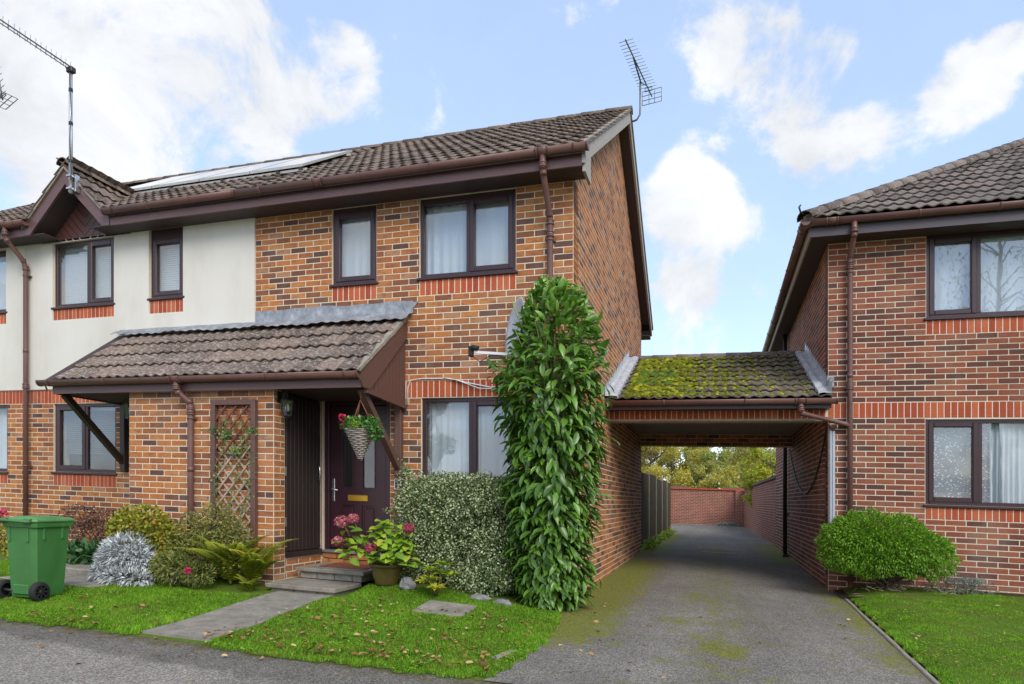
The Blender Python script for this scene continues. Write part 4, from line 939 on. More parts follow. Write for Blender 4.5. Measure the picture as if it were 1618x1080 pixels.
    # left end board
    k = MB(); k.prism([(-1.045, 2.345), (-.02, 2.345), (-.02, zr(-.02) - .02), (-1.05, zr(-1.05) - .012)], 'x', PX0 + .085, PX0 + .108); k.build('end_board', M['brown_board'], porch)
    for x, nm in ((PX1 - .08, 'brace'), (-6.68, 'brace')):
        k = MB(); k.bar((x, -.94, 2.35), (x, -.055, 1.50), .075, .075, up=(1, 0, 0)); k.build('brace', M['brown_board'] if x > -4 else M['dark_board'], porch)
        k = MB(); k.box(x - .045, x + .045, -.085, -.007, 1.42 if x > -4 else 1.37, 2.36, bev=.006); k.build('wall_post', M['brown_board'] if x > -4 else M['dark_board'], porch)
    gutter(porch, PX0 - .05, PX1 + .0, -1.11, 2.495, brackets=(-6.72, -5.75, -3.3, -2.28), unions=(-4.63,))
    downpipe(porch, [(-4.63, -1.11, 2.45), (-4.63, -1.11, 2.37), (-4.62, -1.095, 2.32), (-4.53, -1.01, 2.22), (-4.52, -1.005, 2.15), (-4.52, -1.005, 1.4), (-4.52, -1.005, .1)], r=.036,
             collars=[((-4.63, -1.11, 2.40), (-4.63, -1.11, 2.36)), ((-4.52, -1.005, 2.13), (-4.52, -1.005, 2.07))], clips=[(-4.52, -1.005, 2.02), (-4.52, -1.005, .6)])
    k = MB(); k.tube([(-8.585, -.09, 2.58), (-7.6, -.5, 2.50), (-6.9, -1.05, 2.50)], .012, 6); k.build('overflow_pipe', M['gutter'], porch)
build_porch()
def steps():
    t = thing('entrance_steps', 'two concrete slab steps up to the dark front door', 'steps', (-2.8, -.7, .1))
    k = MB(); k.box(-3.25, -2.35, -1.24, -.69, .092, .142, bev=.008); k.build('lower_tread', M['concrete'], t)
    for (a, b) in ((-3.2, -2.9), (-2.89, -2.6), (-2.59, -2.39)): MB().box(a, b, -1.2, -1.05, -.0, .091, bev=.006).build('riser_block', M['concrete'], t)
    MB().box(-3.2, -2.39, -1.04, -.7, 0, .09).build('riser_fill', M['slab'], t)
    k = MB(); k.box(-3.255, -2.325, -.70, -.04, .222, .27, bev=.008); k.build('upper_tread', M['concrete'], t)
    for (a, b) in ((-3.2, -2.98), (-2.97, -2.74), (-2.73, -2.5), (-2.49, -2.37)): MB().box(a, b, -.66, -.5, .143, .221, bev=.003).build('riser_brick', M['slab'], t)
    MB().box(-3.2, -2.38, -.49, -.05, .143, .2215).build('riser_fill', M['slab'], t)
steps()
tag(MB().box(-3.05, -2.42, -.50, -.1, .271, .283, bev=.004).build('door_mat', M['mahog_wood']), 'dark door mat lying on the top step at the front door', 'door mat')
def lantern(label, x, y, z, dx, dy):
    t = thing('wall_lantern', label, 'lantern', (x, y, z), 'lanterns on the porch walls')
    cx, cy = x + dx * .11, y + dy * .11
    k = MB(); k.tube([(x, y, z + .14), (x + dx * .05, y + dy * .05, z + .19), (cx, cy, z + .17), (cx, cy, z + .12)], .011, 8); k.box(x - .03 * (dy != 0) - .008, x + .03 * (dy != 0) + .008, y - .03 * (dx != 0) - .008, y + .03 * (dx != 0) + .008, z + .06, z + .19); k.build('bracket', M['black'], t)
    k = MB(); k.lathe((cx, cy, z), [(.012, .13), (.03, .115), (.085, .085), (.092, .075), (.0, .078)], 6, smooth=False); k.build('cap', M['black'], t)
    k = MB(); k.lathe((cx, cy, z), [(.048, -.09), (.072, .074)], 6, smooth=False); k.build('lantern_pane', M['lamp_glass'], t)
    k = MB()
    for i in range(6):
        a = math.pi / 3 * i; k.bar((cx + .074 * math.cos(a), cy + .074 * math.sin(a), z + .075), (cx + .05 * math.cos(a), cy + .05 * math.sin(a), z - .09), .009, .009)
    k.lathe((cx, cy, z), [(.056, -.085), (.056, -.10), (.025, -.125), (.0, -.13)], 6, smooth=False); k.build('cage', M['black'], t)
    MB().lathe((cx, cy, z), [(.0, -.05), (.022, -.04), (.026, .0), (.015, .04), (.0, .05)], 10).build('bulb', M['white_plastic'], t)
lantern('black six sided wall lantern on the brick pier beside the front door', -3.357, -.85, 2.16, 1, 0)
lantern('black wall lantern under the canopy beside the store wall, above the diagonal brace', -5.556, -.84, 2.14, -1, 0)
def trellis():
    t = thing('trellis', 'brown framed lattice trellis fixed on the brick store wall', 'trellis', (-3.9, -1.0, .6))
    x0, x1, z0, z1 = -4.214, -3.573, .42, 2.236; w = .062; yf = -1.0
    for (a, b, c, d) in ((x0, x0 + w, z0, z1), (x1 - w, x1, z0, z1), (x0 + w, x1 - w, z1 - w, z1), (x0 + w, x1 - w, z0, z0 + w)): MB().box(a, b, yf - .02, yf + .04, c, d, bev=.004).build('frame_bar', M['dark_board'] if False else M['brown_board'], t)
    a0, a1, b0, b1 = x0 + w, x1 - w, z0 + w, z1 - w; sp = .175; k45 = 1.12
    for sgn in (1, -1):
        c = b0 - (a1 - a0) * k45
        while c < b1 + (a1 - a0) * k45:
            pts = []
            f = lambda x: c + sgn * k45 * (x - (a0 if sgn > 0 else a1)) * (1 if sgn > 0 else 1)
            g = lambda z: (z - c) / (sgn * k45) + (a0 if sgn > 0 else a1)
            for x in (a0, a1):
                if b0 <= f(x) <= b1: pts.append((x, f(x)))
            for z in (b0, b1):
                if a0 < g(z) < a1: pts.append((g(z), z))
            if len(pts) >= 2:
                pts.sort(); p, q = pts[0], pts[-1]
                if math.dist(p, q) > .05:
                    k = MB(); yy = yf + (.004 if sgn > 0 else .018); k.bar((p[0], yy, p[1]), (q[0], yy, q[1]), .02, .012, up=(0, 1, 0)); hi = (p[1] + q[1]) / 2 > 1.62
                    k.build('slat', M['mahog_wood'] if hi else M['tan_wood'], t)
            c += sp
trellis()
# ------------------------------------------------------------------ covered archway between the houses
arch = thing('covered_archway', 'mossy tiled link roof and brick lintel spanning the driveway between the houses', 'archway', (1.5, 4.7, 2.4))
def build_arch():
    m = MB(); m.box(.0, 3.04, 2.5, 2.72, 2.42, 2.8); bm = m.build('front_beam', M['mortar_red'], arch, (1.5, 2.5, 2.4)); W = Wall(bm)
    W.put(soldiers(.012, 3.0, 2.422, 2.637), 'brick_soldier', 'x', 2.5, -1, 'soldier_brick')
    MB().box(.0, 3.04, 2.488, 2.73, 2.395, 2.419).build('lintel', M['tan_wood'], arch)
    m = MB(); m.box(.0, 3.04, 6.74, 6.95, 2.395, 2.8); rb = m.build('rear_beam', M['mortar_red'], arch, (1.5, 6.74, 2.4)); W2 = Wall(rb)
    W2.put(courses(.0, 3.03, 2.40, 2.638), 'brick_tan', 'x', 6.74, -1, vis=False); WA.append([W, W2])
    MB().box(.002, 3.028, 2.731, 6.73, 2.645, 2.665).build('ceiling', M['soffit_pale'], arch)
    MB().box(.01, 3.03, 2.22, 2.245, 2.535, 2.66).build('fascia', M['fascia_dark'], arch); MB().box(.01, 3.03, 2.246, 2.499, 2.55, 2.56).build('soffit', M['soffit'], arch)
    yr, zr = 4.85, 3.83; y0, z0 = 2.12, 2.66; k_ = (zr - z0) / (yr - y0); p = math.atan(k_); Wv = (0, math.cos(p), math.sin(p)); Nv = (0, -math.sin(p), math.cos(p))
    d = MB(); d.prism([(y0 + .03, z0), (yr, zr - .012), (yr + 2.6, z0 + .05), (yr + 2.6, z0 - .0), (yr, zr - .06), (y0 + .03, z0 - .04)], 'x', .004, 3.026); rf = d.build('roof', M['soffit'], arch)
    lay_tiles(rf, 'tile_mossy', (.035, y0, z0), (1, 0, 0), Wv, Nv, 10, 9)
    ridge_run(rf, 'tile_grey', (.02, yr, zr + .04), (3.02, yr, zr + .04), .095)
    # lead step flashings at both ends
    for (xw, sg, x_out) in ((.008, 1, .19), (3.022, -1, 2.86)):
        k = MB(); P = []; n = 60
        for i in range(n + 1):
            s_ = i / n; y = y0 - .02 + (yr - y0) * s_; z = z0 + k_ * (y - y0); stp = (1 - (s_ * 16) % 1) * .09
            pk = .02 + .02 * abs(math.sin(s_ * 28)) 
            P += [(xw, y, z + .15 + stp), (xw + sg * .006, y, z + .075), (xw + sg * .05, y, z + .06 + pk * .4), (xw + sg * .10, y, z + .055 + pk), (x_out, y, z + .05 + pk * .7), (x_out + sg * .012 * math.sin(i * 1.3), y, z + .025)]
        k.add(P, [(i * 6 + j, i * 6 + j + 1, i * 6 + 7 + j, i * 6 + 6 + j) for i in range(n) for j in range(5)], .5, False); k.build('step_flashing', M['lead_pale'], arch)
    k = MB(); k.box(3.0, 3.09, 2.40, 2.497, 2.84, 2.99, bev=.004); k.build('flashing_corner', M['lead'], arch)
    gutter(arch, .02, 3.09, 2.165, 2.64, brackets=(.85, 1.95), unions=(2.65,))
    downpipe(arch, [(2.65, 2.165, 2.6), (2.65, 2.165, 2.5), (2.67, 2.18, 2.46), (3.22, 2.42, 2.345), (3.28, 2.43, 2.32)], r=.034, collars=[((2.65, 2.165, 2.55), (2.65, 2.165, 2.50))])
    # moss cushions crowding the pans, thickest towards the left
    r = random.Random(3); mm = MB(); V0 = Vector
    tet = [(1, 0, 0), (.5, .87, 0), (-.5, .87, 0), (-1, 0, 0), (-.5, -.87, 0), (.5, -.87, 0), (.55, .3, .62), (-.55, .35, .62), (0, -.6, .6), (0, 0, .85)]
    fc = [(0, 1, 6), (1, 2, 7, 6), (2, 3, 7), (3, 4, 8, 7), (4, 5, 8), (5, 0, 6, 8), (6, 7, 9), (7, 8, 9), (8, 6, 9)]
    for i in range(5000):
        x = .28 + 2.5 * r.random(); f = (x - .28) / 2.5; s_ = r.random()
        if r.random() > max(.05, 1 - 1.15 * f) and r.random() > .2: continue
        roll = .5 - .5 * math.cos(2 * math.pi * (x - .035) / .15)
        if f > .35 and roll > .55 and r.random() > .12: continue
        y = y0 + .03 + (yr - y0 - .1) * s_; q = (s_ * (yr - y0) / math.cos(p) % TG) / TG
        c = V0((x, y, z0 + k_ * (y - y0))) + V0(Nv) * (.028 * roll + .03 * (1 - q) + .004); sz = r.uniform(.014, .036) * (1.55 - .95 * f)
        P = [tuple(c + V0((a * sz, b * sz * math.cos(p), b * sz * math.sin(p))) + V0(Nv) * (h * sz * .75 + r.uniform(-.1, .1) * sz)) for a, b, h in tet]
        deep = .97 if (.35 < x < .95 and .25 < s_ < .62 and r.random() < .5) else r.random() * .92
        mm.add(P, fc, deep, True)
    tag(mm.build('moss', M['moss'], rf), kind='stuff')
build_arch()
# ------------------------------------------------------------------ right-hand house with the hipped roof
rh = thing('hipped_roof_house', 'red-brown brick house with hipped tiled roof beside the driveway', 'house', (5.3, 2.5, 0))
def right_house():
    x1 = 7.4
    win = [(4.205, 6.3, 3.752, 4.86), (4.195, 6.3, 1.29, 2.415)]; sol = [(4.205, 6.3, 3.53, 3.752), (4.195, 6.3, 1.0936, 1.29)]
    m = MB(); core(m, 3.03, x1, -.1, 4.92, 'x', 2.5, -1, win, .25); fw = m.build('front_wall', M['mortar_red'], rh); W = Wall(fw)
    hid = lambda x, y, z: x > 5.4 or (z < 1.0 and 3.0 < x < 4.1)
    W.put(courses(3.03, x1, -.02, 2.43, [win[1], sol[1]], anchor=3.03), 'brick_red', 'x', 2.5, -1, hidden=hid)
    W.put(soldiers(3.03, x1, 2.43, 2.645), 'brick_soldier', 'x', 2.5, -1, 'soldier_brick', hidden=hid)
    W.put(courses(3.03, x1, 2.645, 3.53, anchor=3.03), 'brick_red', 'x', 2.5, -1, hidden=hid)
    W.put(courses(3.03, x1, 3.53, 4.90, [win[0], sol[0]], anchor=3.03), 'brick_red', 'x', 2.5, -1, hidden=hid)
    for s_ in sol: W.put(soldiers(s_[0], s_[1], s_[2], s_[3] - .012), 'brick_soldier', 'x', 2.5, -1, 'soldier_brick', hidden=hid)
    g = MB(); g.box(3.03, 3.25, 2.502, 10.6, -.1, 4.92); sw = g.build('side_wall', M['mortar_red'], rh); W2 = Wall(sw)
    W2.put(courses(2.5, 10.6, -.02, 4.88, anchor=2.5), 'brick_red', 'y', 3.03, -1, vis=False); WA.append([W, W2])
    r = MB(); r.box(3.25, x1, 10.4, 10.6, -.1, 4.92); r.box(x1, x1 + .15, 2.5, 10.6, -.1, 4.92); r.build('rear_wall', M['mortar_red'], rh); MB().box(3.25, x1, 2.75, 10.4, 2.55, 2.7).build('upper_floor', M['room'], rh)
    # hipped roof
    ex, ey, ez = 2.70, 2.12, 5.04; k_ = .655; zt = ez + k_ * (6.55 - ey); X2 = 12.0
    d = MB(); hx = ex + (6.55 - ey)
    P = [(ex, ey, ez - .02), (X2, ey, ez - .02), (X2, 6.55, zt - .02), (hx, 6.55, zt - .02), (ex, 10.98, ez - .02), (X2, 10.98, ez - .02)]
    P2 = [(a, b, c - .05) for a, b, c in P]; d.add(P + P2, [(0, 1, 2, 3), (0, 3, 4), (3, 2, 5, 4), (7, 6, 9, 8), (9, 6, 10), (8, 9, 10, 11), (0, 6, 7, 1), (0, 4, 10, 6), (4, 5, 11, 10)]); rf = d.build('roof', M['soffit'], rh)
    p = math.atan(k_); Wv = (0, math.cos(p), math.sin(p)); Nv = (0, -math.sin(p), math.cos(p))
    lay_tiles(rf, 'tile_grey', (ex + .12, ey - .02, ez), (1, 0, 0), Wv, Nv, 17, 16, lambda q, c, r_: q.x - .13 > ex + (q.y - .14 - ey) and q.x < 7.4)
    # cut tiles along the hip
    cut = MB()
    for r_ in range(15):
        ya = ey - .02 + TG * r_ * math.cos(p); z = ez + TG * r_ * math.sin(p); xs = ex + (ya - ey)
        c = 0
        while ex + .12 + TW * c + TW / 2 - .13 <= ex + ((ya + TG / 2 * math.cos(p)) - .14 - ey): c += 1
        x_end = ex + .12 + TW * c; n = 10; P = []
        for w_ in (0, TG + .02):
            xl = xs + w_ * math.cos(p) + .02
            for i in range(n + 1):
                u = xl + (max(x_end, xl + .01) - xl) * i / n; cc = .5 - .5 * math.cos(2 * math.pi * (u - ex - .12) / .15); nn = .028 * cc + .031 * (1 - w_ / TG)
                P.append(tuple(Vector((u, ya, z)) + Vector(Wv) * w_ + Vector(Nv) * nn))
        P += [tuple(Vector(P[i]) - Vector(Nv) * .03) for i in range(n + 1)]
        cut.add(P, [(i, i + 1, n + 2 + i, n + 1 + i) for i in range(n)] + [(2 * n + 2 + i, 2 * n + 3 + i, i + 1, i) for i in range(n)], rnd.random())
    cut.build('cut_tiles', M['tile_grey'], rf)
    ridge_run(rf, 'tile_grey', (ex - .02, ey - .02, ez + .05), (hx, 6.55, zt + .05), .12, 'hip_tile', .36)
    k = MB(); k.tube([(ex + .03, ey + .03, ez - .01), (hx, 6.55, zt - .01)], .085, 8); k.build('hip_mortar', M['kerb'], rf)
    k = MB(); k.tube([(ex - .02, ey - .02, ez + .06), (ex - .07, ey - .07, ez + .08), (ex - .09, ey - .09, ez + .14), (ex - .07, ey - .07, ez + .17)], .012, 6); k.build('hip_iron', M['black'], rf)
    MB().box(2.76, x1, 2.20, 2.225, 4.83, 5.0).build('fascia', M['fascia_dark'], rh); MB().box(2.785, x1, 2.226, 2.5, 4.835, 4.848).build('soffit', M['soffit'], rh)
    MB().box(2.76, 2.784, 2.226, 10.9, 4.83, 5.0).build('fascia', M['barge_grey'], rh); MB().box(2.785, 3.03, 2.5, 10.9, 4.834, 4.847).build('soffit', M['soffit'], rh)
    gutter(rh, 2.64, x1, 2.145, 5.015, brackets=(4.03, 4.9), unions=(3.02,))
    gutter(rh, 2.09, 10.95, 2.70, 5.013, axis='y', brackets=(3.0, 4.0, 5.0, 6.0, 7.0, 8.0), unions=(2.35,))
    downpipe(rh, [(3.29, 2.145, 4.97), (3.29, 2.145, 4.86), (3.29, 2.16, 4.80), (3.29, 2.42, 4.62), (3.29, 2.435, 4.54), (3.29, 2.435, 3.0), (3.29, 2.435, .2)],
             collars=[((3.29, 2.145, 4.88), (3.29, 2.145, 4.84)), ((3.29, 2.435, 4.50), (3.29, 2.435, 4.45)), ((3.29, 2.435, 2.86), (3.29, 2.435, 2.82))], clips=[(3.29, 2.435, 4.40), (3.29, 2.435, 2.84)])
    window(rh, *win[0], 2.5, [4.80], [0], 'upper window with a narrow opening light', head=.03); window(rh, *win[1], 2.5, [4.815], [0], 'ground floor window with a narrow opening light')
    k = MB(); k.box(3.04, 3.115, 2.478, 2.494, .95, 2.26, bev=.003); k.box(3.052, 3.072, 2.465, 2.479, .95, 2.26); k.box(3.082, 3.102, 2.465, 2.479, .95, 2.26); k.build('cable_trunking', M['grey_plastic'], rh)
    k = MB(); k.tube([(3.10, 2.47, 2.26), (3.06, 2.47, 2.31), (3.02, 2.47, 2.36)], .018, 8); k.build('conduit_elbow', M['gutter'], rh)
    pts = [(3.012, 2.52 + 4.6 * t, 2.3 - .95 * 4 * t * (1 - t) * (1 - .12 * t) + .05 * t) for t in [i / 20 for i in range(21)]]; k = MB(); k.tube(pts, .011, 6); k.build('cable', M['black'], rh)
    k = MB(); k.tube([(2.955, 7.5, .16), (2.955, 7.5, 4.85)], .042, 10); k.build('downpipe', M['black'], rh); k = MB(); k.box(2.95, 3.03, 7.47, 7.53, 1.0, 1.03); k.build('pipe_clip', M['black'], rh); MB().box(2.9, 3.02, 7.4, 7.6, .1, .17, bev=.01).build('drain_shoe', M['black'], rh)
    k = MB(); k.box(4.625, 4.85, 2.486, 2.499, .292, .355)
    for i in range(9): k.box(4.637 + i * .0235, 4.65 + i * .0235, 2.483, 2.4861, .302, .345)
    k.build('air_brick', M['concrete'], rh)
right_house()
emit_sets = {0: 300, 1: 300, 2: 40, 3: 300, 4: 300, 5: 300}
for i, ws in enumerate(WA): emit_bricks(ws, 298)
# ------------------------------------------------------------------ foliage helpers
L4 = (np.array([(0, 0, 0), (.45, -.5, .10), (1, 0, -.04), (.45, .5, .10)]), [(0, 1, 2), (0, 2, 3)])
LB_V = [(0, 0, 0)]; LB_F = []
for i, (t, w, d) in enumerate(((.18, .30, .0), (.42, .5, .0), (.7, .42, -.03), (.9, .18, -.09))): LB_V += [(t, -w, d + .09 * w * 2), (t, 0, d), (t, w, d + .09 * w * 2)]
LB_V.append((1, 0, -.14))
LB_F = [(0, 1, 2), (0, 2, 3)] + [f for r in range(3) for f in ((1 + 3 * r, 4 + 3 * r, 5 + 3 * r, 2 + 3 * r), (2 + 3 * r, 5 + 3 * r, 6 + 3 * r, 3 + 3 * r))] + [(10, 13, 11), (11, 13, 12)]
LBIG = (np.array(LB_V, float), LB_F)
def unit(a): return a / np.maximum(np.linalg.norm(a, axis=-1, keepdims=True), 1e-9)
def leaf_arrays(tmpl, pts, dirs, nrm, length, width):
    tv, tf = tmpl; d = unit(dirs); s = unit(np.cross(nrm, d)); n = np.cross(d, s); L = np.asarray(length).reshape(-1, 1, 1); Wd = np.asarray(width).reshape(-1, 1, 1)
    return pts[:, None, :] + tv[None, :, 0:1] * L * d[:, None, :] + tv[None, :, 1:2] * Wd * s[:, None, :] + tv[None, :, 2:3] * L * n[:, None, :]
def leaf_mesh(name, mat, tmpl, pts, dirs, nrm, length, width, tone, org, smooth=True, shear=True):
    tv, tf = tmpl; v = leaf_arrays(tmpl, pts, dirs, nrm, length, width); N, k = v.shape[:2]; v = v.reshape(-1, 3) - np.array(org)
    if shear: v[:, 2] -= FALL * v[:, 0]
    lens = np.array([len(f) for f in tf]); flat = np.array([i for f in tf for i in f]); nl = len(flat)
    loops = (flat[None, :] + (np.arange(N) * k)[:, None]).ravel(); tot = np.tile(lens, N); st = np.concatenate([[0], np.cumsum(tot)[:-1]])
    return np_mesh(name, v, loops, st, tot, mat, np.repeat(np.asarray(tone, float), len(tf)), np.full(len(tot), smooth))
def leaves(name, mat, parent, tmpl, pts, dirs, nrm, length, width, tone=None, kind='stuff', org=None):
    N = len(pts); o = org or ORG[parent]
    tone = rng.random(N) if tone is None else tone
    ob = place(bpy.data.objects.new(name, leaf_mesh(name, M[mat], tmpl, pts, dirs, nrm, length, width, tone, o)), parent, o)
    return tag(ob, kind=kind) if kind else ob
def rdir(n): return unit(rng.normal(size=(n, 3)))
def lobes(n, blobs, shell=.35, zmin=None):
    """points spread through the outer shell of several lobes; returns points and outward directions"""
    vol = np.array([b[3] * b[4] * b[5] for b in blobs]) ** .75; pick = rng.choice(len(blobs), n, p=vol / vol.sum()); B = np.array(blobs)[pick]
    d = rdir(n); r = 1 - shell * rng.random(n) ** 1.6; p = B[:, :3] + d * B[:, 3:6] * r[:, None]
    if zmin is not None: p[:, 2] = np.maximum(p[:, 2], zmin + .02 * rng.random(n))
    return p, unit(d / B[:, 3:6])
def twigs(name, mat, parent, base, tips, r0, r1, wob=.05, n=5, sides=5):
    m = MB()
    for b, t in zip(base, tips):
        b, t = Vector(b), Vector(t); pts = [b.lerp(t, i / n) + Vector((rnd.uniform(-wob, wob), rnd.uniform(-wob, wob), rnd.uniform(-wob, wob) * .5)) * (0 if i in (0, n) else 1) for i in range(n + 1)]
        m.tube(pts, [r0 + (r1 - r0) * i / n for i in range(n + 1)], sides)
    return m.build(name, M[mat], parent)
def bush(name, label, cat, org, blobs, n, mat, ln, wd, droop=0., jitter=.8, base_twigs=6, twig_mat='bark', shell=.5, tone=None, tmpl=L4, zmin=None, part='foliage'):
    t = thing(name, label, cat, org)
    p, o = lobes(n, blobs, shell, zmin); d = unit(o + jitter * rdir(n) + np.array((0, 0, -droop))); nn = unit(o + .6 * rdir(n) + np.array((0, -.2, .4)))
    leaves(part, mat, t, tmpl, p, d, nn, ln * rng.uniform(.6, 1.25, n), wd * rng.uniform(.7, 1.25, n), tone)
    if base_twigs:
        tips = [blobs[i % len(blobs)][:3] for i in range(base_twigs)]; tips = [(a + rnd.uniform(-.1, .1), b + rnd.uniform(-.08, .08), c + rnd.uniform(0, .12)) for a, b, c in tips]
        twigs('stems', twig_mat, t, [(org[0] + rnd.uniform(-.06, .06), org[1] + rnd.uniform(-.04, .04), org[2] - .02) for _ in tips], tips, .011, .004)
    return t
# ------------------------------------------------------------------ cherry laurel against the corner of the house
def laurel():
    base = (-.13, -.52, G(-.13, -.52)); t = thing('laurel_shrub', 'tall glossy green laurel shrub trained up the corner of the brick house', 'shrub', base)
    def prof(z):   # half width against height
        pts = [(.0, .28), (.25, .42), (.6, .47), (1.1, .51), (1.7, .53), (2.2, .60), (2.6, .63), (2.9, .56), (3.15, .44), (3.35, .30), (3.5, .10)]
        for (a, ra), (b, rb) in zip(pts, pts[1:]):
            if a <= z <= b: return ra + (rb - ra) * (z - a) / (b - a)
        return .05
    tips = []; bases = []
    for i in range(46):
        z = rnd.uniform(.5, 3.3); a = rnd.uniform(0, 6.283); r = prof(z) * rnd.uniform(.35, .8)
        bases.append((base[0] + .05 * math.cos(a), base[1] + .05 * math.sin(a), max(.05, z - rnd.uniform(.4, .9)))); tips.append((base[0] + r * math.cos(a), base[1] + r * .8 * math.sin(a), z))
    tr = twigs('trunk', 'bark', t, [(base[0], base[1], base[2] - .05)] * 4, [(base[0] + a, base[1] + b, c) for a, b, c in ((.05, .05, 3.3), (-.12, -.05, 3.1), (.18, -.03, 2.8), (-.2, .08, 2.7))], .028, .008, .03, 8, 7)
    twigs('branches', 'stem', tr, bases, tips, .008, .004, .03)
    sh = [(base[0] + rnd.uniform(-.38, .42), base[1] + rnd.uniform(-.3, .1), rnd.uniform(2.9, 3.5)) for _ in range(16)]
    twigs('shoots', 'shoot', tr, [(base[0] + .35 * (a - base[0]), base[1] + .35 * (b - base[1]), c - .75) for a, b, c in sh], sh, .009, .004, .015)
    N = 4600; z = 3.46 * rng.random(N) ** .95 + .03; z = np.where((z > 2.7) & (rng.random(N) < .3), 2.7 * rng.random(N) + .03, z); a = rng.uniform(0, 2 * np.pi, N); R = .93 * np.array([prof(q) for q in z]); rr = R * (1 - .6 * rng.random(N) ** 1.9)
    lump = 1 + .13 * np.sin(z * 6.1 + a * 2) * np.sin(a * 3 + z * 2.3); rr = rr * lump; rr = rr * np.where(rng.random(N) > .94, 1.2, 1.0)
    rr = rr * np.where((z > 2.6) & (np.cos(a) < -.1), .72, 1.0)      # thin on the upper left, where the dish looks out
    p = np.stack([base[0] + rr * np.cos(a) * 1.0, np.minimum(base[1] + rr * .82 * np.sin(a), -.03), base[2] + z], 1)
    up = np.clip((z - 2.1) / 1.2, -.0, 1); out = np.stack([np.cos(a), .82 * np.sin(a), np.zeros(N)], 1)
    d = unit(out * (.8 + .15 * up)[:, None] + np.stack([np.zeros(N), np.zeros(N), -.62 + 1.25 * up], 1) + .62 * rdir(N)); nn = unit(out + .25 * rdir(N) + np.array((0, 0, .8)))
    ln = rng.uniform(.09, .2, N); wd = ln * rng.uniform(.30, .38, N); tone = np.clip(rng.random(N) * .72 + .22 * up, 0, 1)
    p = p - d * ln[:, None] * .35
    # the 298 biggest in view are leaves of their own
    front = -(p[:, 1] - base[1]) + .35 * (p[:, 0] - base[0]) ; score = front + .12 * rng.random(N); order = np.argsort(-score); own = order[:298]; rest = order[298:]
    vs_ = []
    for k in range(298):
        i = own[k]; me = leaf_mesh('leaf', M['laurel'], LBIG, p[i:i + 1], d[i:i + 1], nn[i:i + 1], ln[i:i + 1], wd[i:i + 1], tone[i:i + 1], p[i])
        place(bpy.data.objects.new('leaf', me), t, tuple(p[i]))
    leaves('foliage', 'laurel', t, LBIG, p[rest], d[rest], nn[rest], ln[rest], wd[rest], tone[rest])
laurel()
def hedge():
    base = (-1.4, -.4, .15); t = thing('variegated_hedge', 'dense cream and green variegated hedge under the ground floor window', 'hedge', base)
    blobs = [(-1.86, -.36, 1.02, .22, .22, .34), (-2.0, -.36, .70, .2, .2, .2), (-1.97, -.30, 1.36, .10, .12, .16), (-1.65, -.38, 1.05, .42, .30, .36), (-1.2, -.38, 1.12, .5, .32, .34), (-1.45, -.36, 1.2, .4, .28, .26), (-.95, -.36, 1.18, .4, .28, .28), (-.8, -.36, 1.1, .36, .3, .32), (-1.6, -.42, .6, .42, .34, .45), (-1.1, -.42, .6, .5, .36, .45), (-.75, -.40, .55, .35, .33, .45), (-1.8, -.42, .36, .3, .28, .26), (-.95, -.52, .28, .4, .26, .2)]
    N = 40000; p, o = lobes(N, blobs, .5, .1); k = p[:, 1] < -.02; p, o = p[k], o[k]
    p[:, 2] += .0; hump = .05 * np.sin(p[:, 0] * 13 + 1) * np.sin(p[:, 2] * 15 + p[:, 0] * 6) + .02 * np.sin(p[:, 0] * 31) * np.sin(p[:, 2] * 33); p[:, 1] += hump; n = len(p)
    leaves('foliage', 'euonymus', t, L4, p, unit(o + .9 * rdir(n)), unit(o + .8 * rdir(n) + np.array((0, -.2, .3))), rng.uniform(.022, .038, n), rng.uniform(.015, .023, n))
    sp = []; 
    tips = [(-2.0, -.36, 1.6), (-1.93, -.38, 1.5), (-1.72, -.42, 1.47), (-2.2, -.4, .98), (-2.17, -.42, .8), (-1.3, -.42, 1.44), (-.9, -.45, 1.46), (-1.5, -.3, 1.45)]
    q = np.concatenate([np.array(a) + (np.array((-1.85, -.38, .95)) - np.array(a)) * rng.random((110, 1)) * .4 + rng.normal(size=(110, 3)) * .024 for a in tips]); n = len(q)
    leaves('foliage', 'euonymus', t, L4, q, rdir(n), unit(rdir(n) + np.array((0, -.5, .6))), rng.uniform(.02, .036, n), rng.uniform(.013, .02, n))
    twigs('stems', 'bark', t, [(-1.9 + .18 * i, -.36, .12) for i in range(8)], [(-1.95 + .2 * i, -.36, 1.2) for i in range(8)], .016, .005, .05)
hedge()
